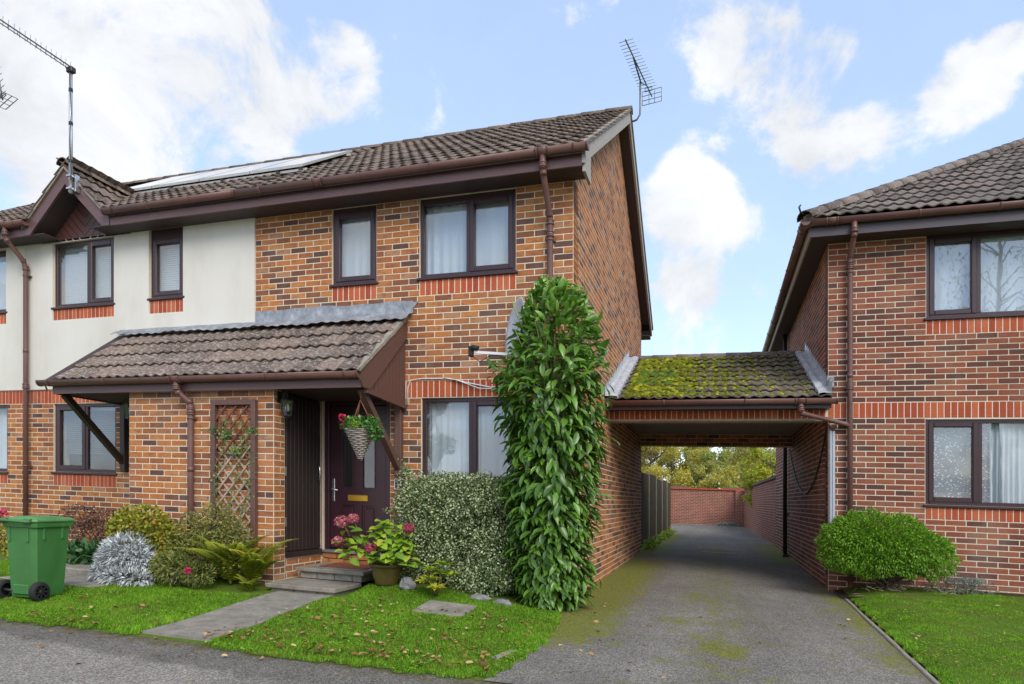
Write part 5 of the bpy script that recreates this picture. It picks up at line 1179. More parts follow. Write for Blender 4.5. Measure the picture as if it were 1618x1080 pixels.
def conifer():
    base = (3.62, 2.02, .17); t = thing('clipped_conifer', 'rounded bright green conifer bush clipped against the red-brown brick wall', 'bush', base)
    N = 40000
    blobs = [(3.55, 1.95, .80, .66, .42, .33), (3.75, 1.92, .72, .60, .42, .26), (3.25, 1.92, .82, .40, .38, .27), (3.5, 1.98, .95, .5, .34, .22), (4.0, 1.95, .60, .38, .34, .24), (3.5, 1.9, .58, .55, .40, .26), (3.15, 1.9, .62, .32, .34, .24)]
    p, o = lobes(N, blobs, .28); p[:, 1] = np.minimum(p[:, 1], 2.45); clump = .045 * np.sin(p[:, 0] * 17 + p[:, 2] * 8) * np.sin(p[:, 2] * 21 + p[:, 0] * 7) + .025 * np.sin(p[:, 0] * 41) * np.sin(p[:, 2] * 45 + p[:, 1] * 30) + np.where(rng.random(n_ := len(p)) > .97, .035, 0) * rng.random(n_); p += o * clump[:, None]
    k = p[:, 2] > .36 + .06 * np.sin(p[:, 0] * 9); p, o = p[k], o[k]; n = len(p)
    d = unit(o + .55 * rdir(n) + np.array((0, 0, -.35))); leaves('foliage', 'conifer', t, L4, p, d, unit(o + .5 * rdir(n)), rng.uniform(.026, .05, n), rng.uniform(.010, .018, n))
    tips = [(3.62 + .55 * math.cos(a) + rnd.uniform(-.1, .1), 1.9 + .32 * math.sin(a), rnd.uniform(.5, .75)) for a in [i * .42 for i in range(15)]]
    twigs('bare_branches', 'bark', t, [(base[0] + rnd.uniform(-.12, .12), base[1] - .05, base[2])] * 15, tips, .016, .005, .06, 6)
    twigs('trunk', 'bark', t, [base, (3.66, 2.0, .17)], [(3.6, 2.0, .8), (3.78, 1.98, .75)], .04, .02, .02)
    m = MB(); P = [(3.08, 2.44)] + [(x, 2.44) for x in (4.2, 5.6)] + [(5.6, 2.22), (4.9, 2.13), (4.45, 2.0), (4.1, 1.75), (3.6, 1.55), (3.25, 1.6), (3.09, 1.75)]
    m.add([(x, y, G(x, y) + .022 + .02 * (1 if 3.2 < x < 4.2 and 1.8 < y < 2.3 else 0)) for x, y in P], [tuple(range(len(P)))]); tag(m.build('flower_bed', M['earth']), kind='structure')
    tw = []; tb = []
    for i in range(40): x, y = rnd.uniform(3.15, 4.3), rnd.uniform(1.65, 2.3); a = rnd.uniform(0, 6.28); l = rnd.uniform(.06, .2); z = G(x, y) + .05; tb.append((x, y, z)); tw.append((x + l * math.cos(a), y + l * math.sin(a), z + rnd.uniform(0, .06)))
    twigs('fallen_twigs', 'tan_wood', t, tb, tw, .004, .002, .015, 3, 4)
conifer()
bush('lavender_plant', 'low grey-green lavender plant by the air brick at the wall foot', 'plant', (4.45, 2.2, .18), [(4.4, 2.2, .25, .30, .14, .11), (4.68, 2.22, .24, .2, .12, .12), (4.2, 2.15, .21, .16, .1, .06)], 900, 'lavender', .07, .008, jitter=.5, base_twigs=8, twig_mat='stem', shell=.8)
bush('silver_ragwort', 'silvery white leaved bush at the front edge of the left flower bed', 'bush', (-4.95, -1.5, .04), [(-5.0, -1.45, .37, .31, .24, .23), (-5.16, -1.45, .29, .22, .2, .17), (-4.84, -1.45, .30, .20, .18, .17), (-4.85, -1.6, .13, .36, .18, .10), (-5.2, -1.55, .15, .2, .14, .1)], 4600, 'silver', .07, .018, droop=.15, base_twigs=10, shell=.4, jitter=.5)
bush('spirea_bush', 'yellow-green leafy bush behind the silver bush in the left bed', 'bush', (-5.1, -1.2, .15), [(-5.08, -1.2, .70, .40, .25, .24), (-5.3, -1.2, .62, .25, .2, .2), (-4.8, -1.2, .55, .3, .22, .24), (-5.05, -1.2, .42, .36, .24, .22), (-4.5, -1.4, .28, .16, .12, .14)], 4200, 'spirea', .052, .034, base_twigs=12)
bush('berberis_shrub', 'reddish brown leaved shrub beside the green bin under the window', 'shrub', (-6.75, -.5, .15), [(-6.95, -.5, .72, .35, .2, .16), (-6.5, -.5, .66, .36, .2, .18), (-6.75, -.5, .48, .42, .22, .22), (-6.25, -.55, .5, .25, .2, .2)], 3800, 'berberis', .036, .021, base_twigs=16)
bush('bergenia_plant', 'low dark green leafy plant beside the concrete step', 'plant', (-6.25, -.95, .15), [(-6.3, -.95, .25, .4, .2, .14), (-5.95, -.95, .2, .25, .15, .1)], 420, 'deep', .10, .055, base_twigs=0, tmpl=LBIG, shell=.7)
bush('mixed_shrub', 'dull green twiggy shrub growing in front of the trellis', 'shrub', (-4.1, -1.15, .15), [(-4.3, -1.16, .68, .24, .14, .22), (-4.0, -1.18, .78, .30, .12, .26), (-3.75, -1.16, .62, .25, .14, .22), (-4.2, -1.2, .42, .42, .22, .22), (-3.72, -1.2, .40, .3, .2, .2), (-4.55, -1.25, .42, .18, .15, .2)], 5200, 'mixed', .048, .016, base_twigs=18, shell=.7)
bush('dark_ground_plant', 'low blue-green plant between the silver bush and the ferns', 'plant', (-4.2, -1.55, .1), [(-4.25, -1.55, .27, .25, .18, .17), (-3.95, -1.5, .22, .22, .15, .12)], 1500, 'mixed', .05, .016, base_twigs=5, tone=rng.random(1500) * .8)
def pink_flower():
    t = thing('pink_flower', 'single bright pink flower head low among the plants by the ferns', 'flower', (-3.86, -1.72, .12)); m = MB(); m.tube([(-3.86, -1.70, .1), (-3.86, -1.72, .27)], .004, 5); m.build('flower_stem', M['stem'], t)
    n = 60; d = rdir(n); p = np.array((-3.86, -1.72, .285)) + d * .012; leaves('petals', 'petal', t, L4, p, d, unit(d + rdir(n) * .5), np.full(n, .03), np.full(n, .024), np.full(n, .3), kind=None); bpy.data.objects
    t.children[-1].data.materials[0] = M['rose_red']
pink_flower()
def fern(label, org, n, R, seed, a0=0, a1=6.283):
    r = random.Random(seed); t = thing('fern', label, 'fern', org, 'ferns by the porch pier')
    for i in range(n):
        a = a0 + (a1 - a0) * (i + r.random() * .7) / n; L = R * r.uniform(.75, 1.15); el = r.uniform(1.05, 1.5); pts = []; K = 26; x = Vector(org); h = Vector((math.cos(a), math.sin(a), 0))
        for k in range(K + 1): pts.append(x.copy()); e = el - 1.35 * (k / K) ** 1.3; x = x + (h * math.cos(e) + Vector((0, 0, math.sin(e)))) * (L / K)
        P = []; D = []; LN = []
        side = Vector((-h.y, h.x, 0))
        for k in range(2, K):
            tan = (pts[k + 1] - pts[k - 1]).normalized(); w = .115 * math.sin(math.pi * (k / K) ** .75) ** .8 * R / .6 + .01
            for sg in (1, -1): P.append(tuple(pts[k])); D.append(side * sg + tan * .45 + Vector((0, 0, -.12))); LN.append(w)
        P, D = np.array(P), np.array(D); nn = np.tile(np.array((-h.x * .3, -.55, .8)), (len(P), 1)) + .15 * rdir(len(P))
        tn = np.clip(r.random() * .8 + rng.normal(size=len(P)) * .08, 0, 1)
        fo = leaves('frond', 'fern', t, L4, P, D, nn, np.array(LN), np.full(len(P), .011 * R / .6 + .004), tn, kind=None)
        m = MB(); m.tube(pts[:-1], [.005 * (1 - .8 * k / K) + .0008 for k in range(K)], 4); m.build('rachis', M['stem'], fo)
fern('large yellow-green fern spreading at the foot of the trellis', (-3.75, -1.2, .08), 17, .80, 1)
fern('yellowing fern beside the brick porch pier, left of the front steps', (-3.48, -1.16, .1), 11, .70, 2, -2.8, 1.6)
fern('small green fern drooping onto the path edge left of the lower step', (-3.36, -1.36, .04), 9, .26, 4)
def climber():
    t = thing('climbing_plant', 'thin green climber with sparse leaves winding up the lattice trellis', 'climber', (-3.9, -1.02, .6)); ps = []; m = MB()
    for k, (x, z0, z1, ph) in enumerate(((-4.06, .6, 2.0, 0), (-3.85, .6, 1.75, 1.2), (-3.72, .6, 1.98, 2.2))):
        pts = [(x + .09 * math.sin(z * 4 + ph), -1.02, z) for z in np.linspace(z0, z1, 22)]; m.tube(pts, .004, 5); ps += pts
    m.build('vine', M['stem'], t); ps = np.array(ps); q = ps[rng.integers(0, len(ps), 330)]; q = q + rng.normal(size=q.shape) * np.array((.05, .012, .035)); q[:, 1] = np.minimum(q[:, 1], -1.015)
    e = np.array([(-4.14, -1.03, 1.87), (-3.6, -1.03, 1.87), (-3.98, -1.03, 1.82), (-3.85, -1.03, 1.62)])[rng.integers(0, 4, 170)] + rng.normal(size=(170, 3)) * np.array((.05, .012, .03)); q = np.concatenate([q, e]); n = len(q)
    leaves('foliage', 'geranium', t, L4, q, rdir(n), unit(rdir(n) * .6 + np.array((0, -1, .4))), rng.uniform(.025, .045, n), rng.uniform(.015, .026, n))
climber()
bush('red_flowering_plant', 'red flowered plant behind the bin at the left edge', 'plant', (-8.5, -.55, .15), [(-8.52, -.55, .66, .12, .1, .09)], 260, 'berberis', .05, .03, base_twigs=4).children[0].data.materials[0] = M['rose_red']
bush('yellow_edge_shrub', 'yellow-green shrub at the far left edge behind the bin', 'shrub', (-8.1, -.7, .15), [(-7.95, -.7, .42, .32, .22, .16), (-8.3, -.7, .35, .3, .2, .2), (-7.75, -.75, .25, .25, .2, .14)], 1800, 'spirea', .04, .02, base_twigs=8)
def rhodo():
    t = thing('small_rhododendron', 'small lime yellow leaved plant in front of the variegated hedge', 'plant', (-1.28, -.98, .13))
    for (x, y, z) in ((-1.36, -.92, .37), (-1.22, -.92, .44), (-1.26, -1.06, .20), (-1.43, -.96, .25), (-1.12, -.95, .33), (-1.24, -.9, .34), (-1.33, -1.0, .29)):
        n = 11; a = np.arange(n) * 2.4; d = np.stack([np.cos(a), np.sin(a), .15 + .5 * rng.random(n)], 1); p = np.tile(np.array((x, y, z)), (n, 1)); low = np.clip((.32 - z) / .1, 0, .5)
        leaves('leaf_whorl', 'rhodo', t, LBIG, p, d, np.tile(np.array((0, 0, 1.)), (n, 1)) + .2 * rdir(n), rng.uniform(.10, .15, n), rng.uniform(.034, .046, n), np.clip(.2 + rng.random(n) * .6 + low, 0, 1), kind=None)
        m = MB(); m.tube([(-1.28, -.98, .12), (x, y, z)], .006, 5); m.build('stem', M['stem'], t)
rhodo()
def hydrangea():
    c = (-1.99, -.76); z0 = G(*c) + .01
    p = thing('plant_pot', 'olive brown glazed plant pot standing beside the front steps', 'pot', (c[0], c[1], z0)); m = MB()
    m.lathe((c[0], c[1], z0), [(.0, .0), (.115, .0), (.125, .02), (.15, .10), (.17, .19), (.178, .205), (.192, .21), (.194, .235), (.182, .24), (.172, .235), (.168, .2), (.0, .2)], 32); m.build('pot_body', M['pot'], p); m = MB(); m.lathe((c[0], c[1], z0 + .205), [(0, 0.01), (.168, 0)], 20); m.build('compost', M['earth'], p)
    t = thing('hydrangea', 'lime leaved hydrangea with dusky pink flower heads growing in the pot', 'hydrangea', (c[0], c[1], z0 + .2)); zz = z0 + .2
    st = [(-2.0, -.8, zz + .50), (-1.85, -.78, zz + .46), (-1.72, -.82, zz + .36), (-2.2, -.95, zz + .33), (-2.36, -1.0, zz + .42), (-1.95, -.95, zz + .3), (-2.1, -.82, zz + .36), (-2.3, -1.05, zz + .22), (-1.8, -.95, zz + .2), (-1.98, -.97, zz + .08), (-1.66, -.85, zz + .22)]
    twigs('stems', 'bark', t, [(c[0] + rnd.uniform(-.05, .05), c[1] + rnd.uniform(-.05, .05), zz)] * len(st), st, .008, .005, .03)
    for (x, y, z) in st:
        n = 19 if x > -2.1 else 12
        for k in range(n):
            a = rnd.uniform(0, 6.283); h = rnd.uniform(-.16, .04); b = Vector((x + rnd.uniform(-.03, .03), y + rnd.uniform(-.03, .03), z + h)); d = np.array([(math.cos(a), math.sin(a) - .25, rnd.uniform(-.55, .25))]); nn = np.array([(rnd.uniform(-.3, .3), -.45 + rnd.uniform(-.3, .3), 1)])
            L = rnd.uniform(.09, .15); q = np.array([tuple(b)]) + unit(d) * .035; q[0, 2] = max(q[0, 2], zz + (.12 if abs(q[0, 0] - c[0]) < .25 else .02))
            me = leaf_mesh('leaf', M['hydrangea'], LBIG, q, d, nn, [L], [L * .68], [rnd.random()], q[0]); place(bpy.data.objects.new('leaf', me), t, tuple(q[0]))
    for (x, y, z, r, tn) in ((-2.40, -1.02, zz + .50, .075, .62), (-2.28, -.98, zz + .535, .06, .6), (-2.43, -1.05, zz + .28, .062, .55), (-2.05, -1.0, zz + .22, .065, .2), (-1.66, -.86, zz + .46, .062, .25)):
        n = 210; d = rdir(n); pt = np.array((x, y, z)) + d * r * np.array((1, 1, .8)) * rng.uniform(.8, 1.05, (n, 1))
        leaves('flower_head', 'petal', t, L4, pt, unit(np.cross(d, rdir(n)) + .2 * d), d + .3 * rdir(n), rng.uniform(.022, .034, n), rng.uniform(.018, .028, n), np.clip(tn + .25 * rng.normal(size=n), 0, 1), kind=None)
        m = MB(); m.tube([(x * .8 - 2.0 * .2, y * .8 - .85 * .2, z - .16), (x, y, z)], .006, 5); m.build('flower_stem', M['stem'], t)
hydrangea()
def basket():
    x, y = -2.21, -.95; zt, zb = 1.885, 1.555
    t = thing('hanging_basket', 'pointed wicker cone basket hanging from the porch on three cords', 'hanging basket', (x, y, 2.34)); m = MB(); n = 20; R = .165
    m.lathe((x, y, 0), [(.012, zb), (.09, zb + .16), (R, zt), (R - .012, zt), (.01, zb + .02)], n); m.build('basket_lining', M['earth'], t)
    m = MB(); turns = 17; K = turns * 26; pts = []
    for i in range(K + 1):
        f = i / K; a = f * turns * 2 * math.pi; r = .012 + (R - .008) * f + .006 * math.sin(a * 6.5); pts.append((x + r * math.cos(a), y + r * math.sin(a), zb + (zt - zb) * f))
    m.tube(pts, .0095, 5); m.build('wicker_weave', M['wicker'], t)
    m = MB()
    for k in range(12): a = k * math.pi / 6; m.tube([(x, y, zb - .01), (x + (R + .002) * math.cos(a), y + (R + .002) * math.sin(a), zt + .01)], .006, 5)
    m.build('wicker_stakes', M['wicker'], t); m = MB(); top = (x, y, 2.22)
    for k in range(3): a = k * 2.1 + .4; m.tube([top, (x + R * math.cos(a), y + R * math.sin(a), zt)], .006, 6)
    m.tube([top, (x + .01, y, 2.26), (x, y, 2.30), (x, y, 2.36)], .006, 6); m.build('hanging_cord', M['mahog_wood'], t)
    f = thing('basket_flowers', 'green leaved bedding plants with pink flowers filling the hanging basket', 'flowers', (x, y, zt))
    n = 700; p, o = lobes(n, [(x, y, zt + .05, .2, .18, .09), (x + .15, y - .03, zt + .05, .12, .12, .09), (x - .12, y, zt + .06, .12, .12, .08), (x + .2, y - .03, zt - .03, .08, .08, .07)], .6); leaves('foliage', 'geranium', f, L4, p, unit(o + .7 * rdir(n)), unit(o + .5 * rdir(n) + np.array((0, 0, .5))), rng.uniform(.03, .05, n), rng.uniform(.028, .042, n))
    n = 120; p, o = lobes(n, [(x + .03, y - .14, zt + .035, .07, .04, .035)], .8); leaves('trailing_foliage', 'rhodo', f, L4, p, unit(o + .7 * rdir(n)), unit(o + rdir(n)), np.full(n, .028), np.full(n, .02))
    for (a, b, c, r) in ((-.19, -.06, .13, .035), (-.14, -.12, .045, .018), (.1, .0, .16, .016), (.05, -.02, .13, .012)):
        n = 70; d = rdir(n); pp = np.array((x + a, y + b, zt + c)) + d * r * .6; ob = leaves('flower_head', 'petal', f, L4, pp, d, unit(d + rdir(n)), np.full(n, r * .9), np.full(n, r * .8), np.full(n, .3), kind=None); ob.data.materials[0] = M['rose_red'] if r > .03 else M['petal']
basket()
# ------------------------------------------------------------------ wheelie bin
def wheelie_bin():
    cx, cy = -4.95, -2.53; z0 = G(cx, cy); ang = .10
    t = thing('wheelie_bin', 'green wheeled rubbish bin standing on the grass at the left', 'wheelie bin', (cx, cy, z0))
    def R(m): m.rot(ang, (cx, cy)); m.v = [(x, y, z + z0) for x, y, z in m.v]; return m
    # local: x width, -y back face (hinge, handle, wheels) towards the road
    def ring(hw, y0, y1, z, c=.035): 
        return [(cx - hw + c, cy + y0, z), (cx + hw - c, cy + y0, z), (cx + hw, cy + y0 + c, z), (cx + hw, cy + y1 - c, z), (cx + hw - c, cy + y1, z), (cx - hw + c, cy + y1, z), (cx - hw, cy + y1 - c, z), (cx - hw, cy + y0 + c, z)]
    m = MB(); rs = [ring(.15, -.17, .17, .035), ring(.156, -.178, .18, .10), ring(.183, -.203, .213, .70), ring(.186, -.206, .217, .74)]; P = [p for r in rs for p in r]
    F = [(8 * j + i, 8 * j + (i + 1) % 8, 8 * (j + 1) + (i + 1) % 8, 8 * (j + 1) + i) for j in range(3) for i in range(8)] + [tuple(range(7, -1, -1))]; m.add(P, F)
    rs = [ring(.19, -.21, .22, .72), ring(.204, -.22, .24, .725), ring(.208, -.224, .245, .765), ring(.198, -.215, .23, .768)]; P = [p for r in rs for p in r]; m.add(P, [(8 * j + i, 8 * j + (i + 1) % 8, 8 * (j + 1) + (i + 1) % 8, 8 * (j + 1) + i) for j in range(3) for i in range(8)] + [tuple(range(24, 32))])
    for x in (-.11, .11): m.box(cx + x - .010, cx + x + .010, cy - .215, cy - .185, .58, .72, bev=.004)
    for y in (-.1, .1): m.box(cx + .165, cx + .194, cy + y - .010, cy + y + .010, .60, .72, bev=.004)
    m.box(cx - .09, cx + .09, cy - .192, cy - .16, .06, .16, bev=.01)
    R(m).build('bin_body', M['bin'], t)
    m = MB(); rs = [ring(.208, -.226, .25, .772), ring(.214, -.23, .256, .785), ring(.208, -.226, .25, .80), ring(.18, -.20, .22, .812), ring(.17, -.19, .21, .806), ring(.135, -.155, .17, .822), ring(.08, -.1, .11, .828)]; P = [p for r in rs for p in r]
    m.add(P, [(8 * j + i, 8 * j + (i + 1) % 8, 8 * (j + 1) + (i + 1) % 8, 8 * (j + 1) + i) for j in range(6) for i in range(8)] + [tuple(range(7, -1, -1)), tuple(range(48, 56))]); R(m).build('lid', M['bin_lid'], t)
    m = MB(); m.tube([(cx - .17, cy - .21, .775), (cx - .17, cy - .27, .785), (cx + .17, cy - .27, .785), (cx + .17, cy - .21, .775)], .015, 8)
    for x in (-.14, .14): m.tube([(cx + x - .04, cy - .232, .79), (cx + x + .04, cy - .232, .79)], .02, 8)
    R(m).build('handle', M['bin'], t)
    m = MB(); m.tube([(cx - .21, cy - .17, .095), (cx + .21, cy - .17, .095)], .012, 8); R(m).build('axle', M['steel'], t)
    for s in (-1, 1):
        x = cx + s * .207; prof = [(.0, -.028), (.05, -.03), (.058, -.018), (.062, -.03), (.088, -.03), (.096, -.02), (.098, 0), (.096, .02), (.088, .03), (.062, .03), (.058, .018), (.0, .02)]
        def wheel(pr, name, mat, par):
            m = MB(); n = 26; P = [(x + b, cy - .17 + a * math.cos(2 * math.pi * k / n), .098 + a * math.sin(2 * math.pi * k / n)) for a, b in pr for k in range(n)]
            m.add(P, [(i * n + k, i * n + (k + 1) % n, (i + 1) * n + (k + 1) % n, (i + 1) * n + k) for i in range(len(pr) - 1) for k in range(n)], .5, True)
            return m
        w = R(wheel(prof[3:10], 'wheel', 'rubber', t)).build('wheel', M['rubber'], t)
        m = wheel(prof[:4] + [(.0, .0)], 'rim', 'black', w)
        for k in range(8): a = k * math.pi / 4; m.bar((x + s * .02, cy - .17 + .018 * math.cos(a), .098 + .018 * math.sin(a)), (x + s * .022, cy - .17 + .06 * math.cos(a), .098 + .06 * math.sin(a)), .014, .012, up=(1, 0, 0))
        m.tube([(x + s * .005, cy - .17, .098), (x + s * .034, cy - .17, .098)], .02, 10); R(m).build('rim', M['black'], w)
wheelie_bin()
# ------------------------------------------------------------------ aerials, dish, cables
def yagi(name, label, mast, tip, tail, n, half, refl=True):
    t = thing(name, label, 'aerial', mast[0]); m = MB(); m.tube(mast, .016, 8); m.build('mast', M['aerial'], t)
    a, b = Vector(tip), Vector(tail); d = (b - a).normalized(); side = Vector((-.985, .13, 0)); side = (side - d * side.dot(d)).normalized(); up = d.cross(side).normalized()
    m = MB(); m.tube([a, b], .011, 6); bo = m.build('boom', M['aerial'], t)
    m = MB()
    for i in range(n): p = a.lerp(b, .02 + .8 * i / (n - 1)); h = half * (1 + .35 * i / n); m.tube([p - side * h, p + side * h], .004, 5)
    m.build('elements', M['aerial'], t); m = MB(); k = a.lerp(b, .86); m.tube([k - side * .06 + up * .03, k + side * .06 + up * .03, k + side * .06 - up * .03, k - side * .06 - up * .03, k - side * .06 + up * .03], .006, 5); m.build('dipole', M['black'], t)
    if refl:
        m = MB(); c = b
        for i in range(4): o = up * (-.12 + .08 * i); m.tube([c + o - side * .17, c + o + side * .17], .006, 5)
        for s_ in (-.17, -.05, .05, .17): m.tube([c + side * s_ - up * .12, c + side * s_ + up * .12], .005, 5)
        m.build('reflector', M['aerial'], t)
    return t
ra = yagi('television_aerial', 'grey television aerial on a bent pole at the end of the house ridge', [(.215, 3.56, 7.53), (.30, 3.56, 7.55), (.352, 3.56, 7.63), (.358, 3.56, 7.74), (.358, 3.56, 8.18)], (.229, 2.69, 8.30), (.487, 4.2, 8.30), 16, .115)
m = MB(); m.bar((.30, 3.1, 8.285), (.37, 3.55, 8.15), .022, .022); m.bar((.43, 3.85, 8.285), (.36, 3.55, 8.15), .02, .02); m.build('cradle_arm', M['aerial'], ra)
def left_aerials():
    mast = (-7.245, -.42)
    t = thing('ridge_aerial', 'long television aerial on a tall silver pole at the small gable', 'aerial', (mast[0], mast[1], 5.35)); m = MB(); m.tube([(mast[0], mast[1], 5.33), (mast[0], mast[1], 7.10)], .025, 10); p = m.build('mast', M['silver_pole'], t)
    for z in (5.76, 6.3, 6.78): MB().tube([(mast[0], mast[1], z), (mast[0], mast[1], z + .05)], .0275, 10).build('tape_band', M['black'], p)
    m = MB(); m.box(mast[0] - .10, mast[0] + .06, -.38, -.345, 5.56, 5.585); m.box(mast[0] - .10, mast[0] + .06, -.38, -.345, 5.38, 5.405); m.box(mast[0] + .05, mast[0] + .075, -.40, -.345, 5.36, 5.6); m.box(mast[0] - .04, mast[0] + .04, -.46, -.385, 5.56, 5.585); m.box(mast[0] - .04, mast[0] + .04, -.46, -.385, 5.38, 5.405); m.build('wall_bracket', M['steel'], t)
    a, b = Vector((-7.27, -1.75, 7.15)), Vector((mast[0] + .03, mast[1] + .03, 7.12)); m = MB(); dn = Vector((0, 0, -.045)); m.tube([a, b], .010, 6); m.tube([a + dn, b + dn], .007, 6)
    d = (b - a).normalized()
    for i in range(12): q = a.lerp(b, i / 11.3); m.tube([q, q + dn], .005, 5)
    m.build('boom', M['aerial'], t); m = MB(); side = (Vector((0, 0, 1)) - d * Vector((0, 0, 1)).dot(d)).normalized()
    for i in range(20): q = a.lerp(b, i / 20 + .01); m.tube([q - side * .07 , q + side * .07], .003, 5)
    m.build('elements', M['aerial'], t); MB().box(mast[0] - .05, mast[0] + .06, mast[1] - .04, mast[1] + .04, 7.05, 7.13, bev=.01).build('clamp', M['black'], t)
    pts = [(mast[0] + .03 + .012 * math.sin(z * 7), mast[1] - .028, z) for z in np.linspace(5.5, 7.06, 24)]; MB().tube(pts, .006, 6).build('cable', M['black'], t)
    t2 = yagi('cut_off_aerial', 'small dark grid aerial just poking in at the far left edge', [(-9.35, -.42, 5.9), (-9.35, -.42, 7.0)], (-8.74, -.42, 7.36), (-8.62, -.42, 6.88), 5, .09); m = MB(); m.bar((-9.35, -.42, 6.95), (-8.65, -.42, 6.95), .02, .02); m.build('cross_arm', M['aerial'], t2)
left_aerials()
def dish():
    t = thing('satellite_dish', 'pale grey satellite dish fixed on the brick wall behind the laurel', 'satellite dish', (-.46, -.01, 3.05)); n = Vector((-.80, -.58, .16)).normalized(); u = n.cross(Vector((0, 0, 1))).normalized(); v = u.cross(n).normalized(); c = Vector((-.55, -.36, 3.10)); m = MB(); K = 32; P = []
    for (r, h) in ((0, 0), (.1, .004), (.2, .018), (.28, .038), (.33, .055), (.335, .05), (.28, .03), (.2, .01), (0, -.012)):
        P += [tuple(c + (u * math.cos(2 * math.pi * k / K) * .86 + v * math.sin(2 * math.pi * k / K)) * r + n * h) for k in range(K)]
    m.add(P, [(i * K + k, i * K + (k + 1) % K, (i + 1) * K + (k + 1) % K, (i + 1) * K + k) for i in range(8) for k in range(K)], .5, True); m.build('reflector', M['dish'], t)
    e = Vector((-1.06, -.40, 2.835)); b = c - v * .31 + n * .0; m = MB(); m.bar(tuple(b), tuple(e), .024, .03, up=(0, 0, 1)); m.build('feed_arm', M['white_plastic'], t)
    m = MB(); m.tube([e + Vector((-.03, -.02, .05)), e + Vector((.05, -.01, .04))], [.034, .028], 10); m.box(e.x - .07, e.x - .02, e.y - .03, e.y + .03, e.z - .05, e.z + .07, bev=.008); m.build('receiver', M['rubber'], t)
    m = MB(); m.tube([e + Vector((-.02, -.01, -.05)), e + Vector((.06, 0, -.11)), e + Vector((.2, 0, -.04)), tuple(b)], .005, 6); m.build('cable', M['black'], t)
    m = MB(); m.tube([c - n * .01, (-.48, -.2, 3.0), (-.48, -.02, 3.0)], .02, 8); m.box(-.55, -.41, -.03, -.007, 2.9, 3.1); m.build('wall_mount', M['steel'], t)
dish()
m = MB(); m.tube([(-2.105, -.015, 2.30), (-2.10, -.016, 2.52), (-2.06, -.016, 2.61), (-1.9, -.016, 2.625), (-1.55, -.016, 2.62), (-1.3, -.016, 2.56), (-1.0, -.016, 2.50), (-.8, -.016, 2.515)], .008, 6)
m.tube([(-1.62, -.02, 2.625), (-1.45, -.03, 2.60), (-1.15, -.03, 2.49), (-.8, -.03, 2.47)], .006, 6); tag(m.build('cable', M['white_plastic']), 'white cable clipped along the orange soldier bricks above the lower window', 'cable')
# ------------------------------------------------------------------ curtains and blinds behind the glass
curtain(-3.16, -2.59, 3.9, 4.80, .135, 'white net curtain in the narrow upper window of the brick house', seed=1, folds=5)
curtain(-1.90, -1.33, 3.9, 4.80, .135, 'white net curtain in the left light of the wide upper window', seed=2, folds=4); curtain(-1.28, -.74, 3.9, 4.80, .135, 'white net curtain in the right light of the wide upper window', seed=3, folds=4)
curtain(-1.88, -1.30, 1.35, 2.36, .135, 'folded white net curtain in the ground floor window above the hedge', seed=4, folds=6, amp=.02); curtain(-1.25, -.72, 1.35, 2.36, .135, 'white net curtain in the ground floor light beside the laurel', seed=5, folds=6, amp=.02)
curtain(4.24, 4.77, 3.78, 4.84, 2.64, 'pale net curtain in the narrow upper light of the hipped roof house', seed=6, folds=4); curtain(4.84, 6.25, 3.78, 4.84, 2.64, 'pale net curtain across the wide upper light of the hipped roof house', seed=7, folds=7)
curtain(4.23, 4.80, 1.32, 2.38, 2.64, 'dotted net curtain in the narrow ground floor light of the hipped roof house', 'curtain_dots', 8, 3, .008); curtain(4.83, 5.02, 1.32, 2.38, 2.66, 'dotted net panel at the left of the wide ground floor light', 'curtain_dots', 9, 3, .008)
curtain(4.96, 5.6, 1.32, 2.40, 2.63, 'gathered white curtain in the wide ground floor light of the hipped roof house', 'curtain', 10, 9, .03)
curtain(-10.3, -9.18, 1.35, 2.36, .135, 'white net curtain in the ground floor window at the far left edge', seed=11, folds=8); curtain(-10.3, -9.18, 3.9, 4.8, .135, 'white net curtain in the upper window at the far left edge', seed=12, folds=8)
def blind(x0, x1, z0, z1, y, label, tilt=.5, mat='curtain'):
    t = thing('slatted_blind', label, 'blind', ((x0 + x1) / 2, y, z1), 'slatted blinds in the rendered house'); m = MB(); n = int((z1 - z0) / .032)
    for i in range(n):
        z = z1 - .032 * (i + .5); dz, dy = .0155 * math.sin(tilt + .6), .0155 * math.cos(tilt + .6); m.add([(x0, y - dy, z - dz), (x1, y - dy, z - dz), (x1, y + dy, z + dz), (x0, y + dy, z + dz)], [(0, 1, 2, 3)])
    tag(m.build('slats', M[mat], t), kind='stuff'); MB().box(x0, x1, y - .02, y + .02, z1, z1 + .03).build('head_rail', M['blind'], t)
blind(-8.10, -6.94, 3.9, 4.78, .15, 'pale slatted blind in the wide upper window under the gable', .85); blind(-6.20, -5.66, 3.92, 4.72, .15, 'pale slatted blind in the narrow upper window of the rendered house', .85)
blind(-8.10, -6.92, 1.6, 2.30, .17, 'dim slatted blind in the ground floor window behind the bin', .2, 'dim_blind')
def vase():
    t = thing('basket_vase', 'tan ribbed vase on the sill inside the rendered house window', 'vase', (-7.08, .28, 1.36)); m = MB(); m.lathe((-7.08, .3, 1.34), [(0, 0), (.09, 0), (.12, .1), (.10, .22), (.07, .28), (.075, .3)], 16); m.build('vase_body', M['wicker'], t)
vase()
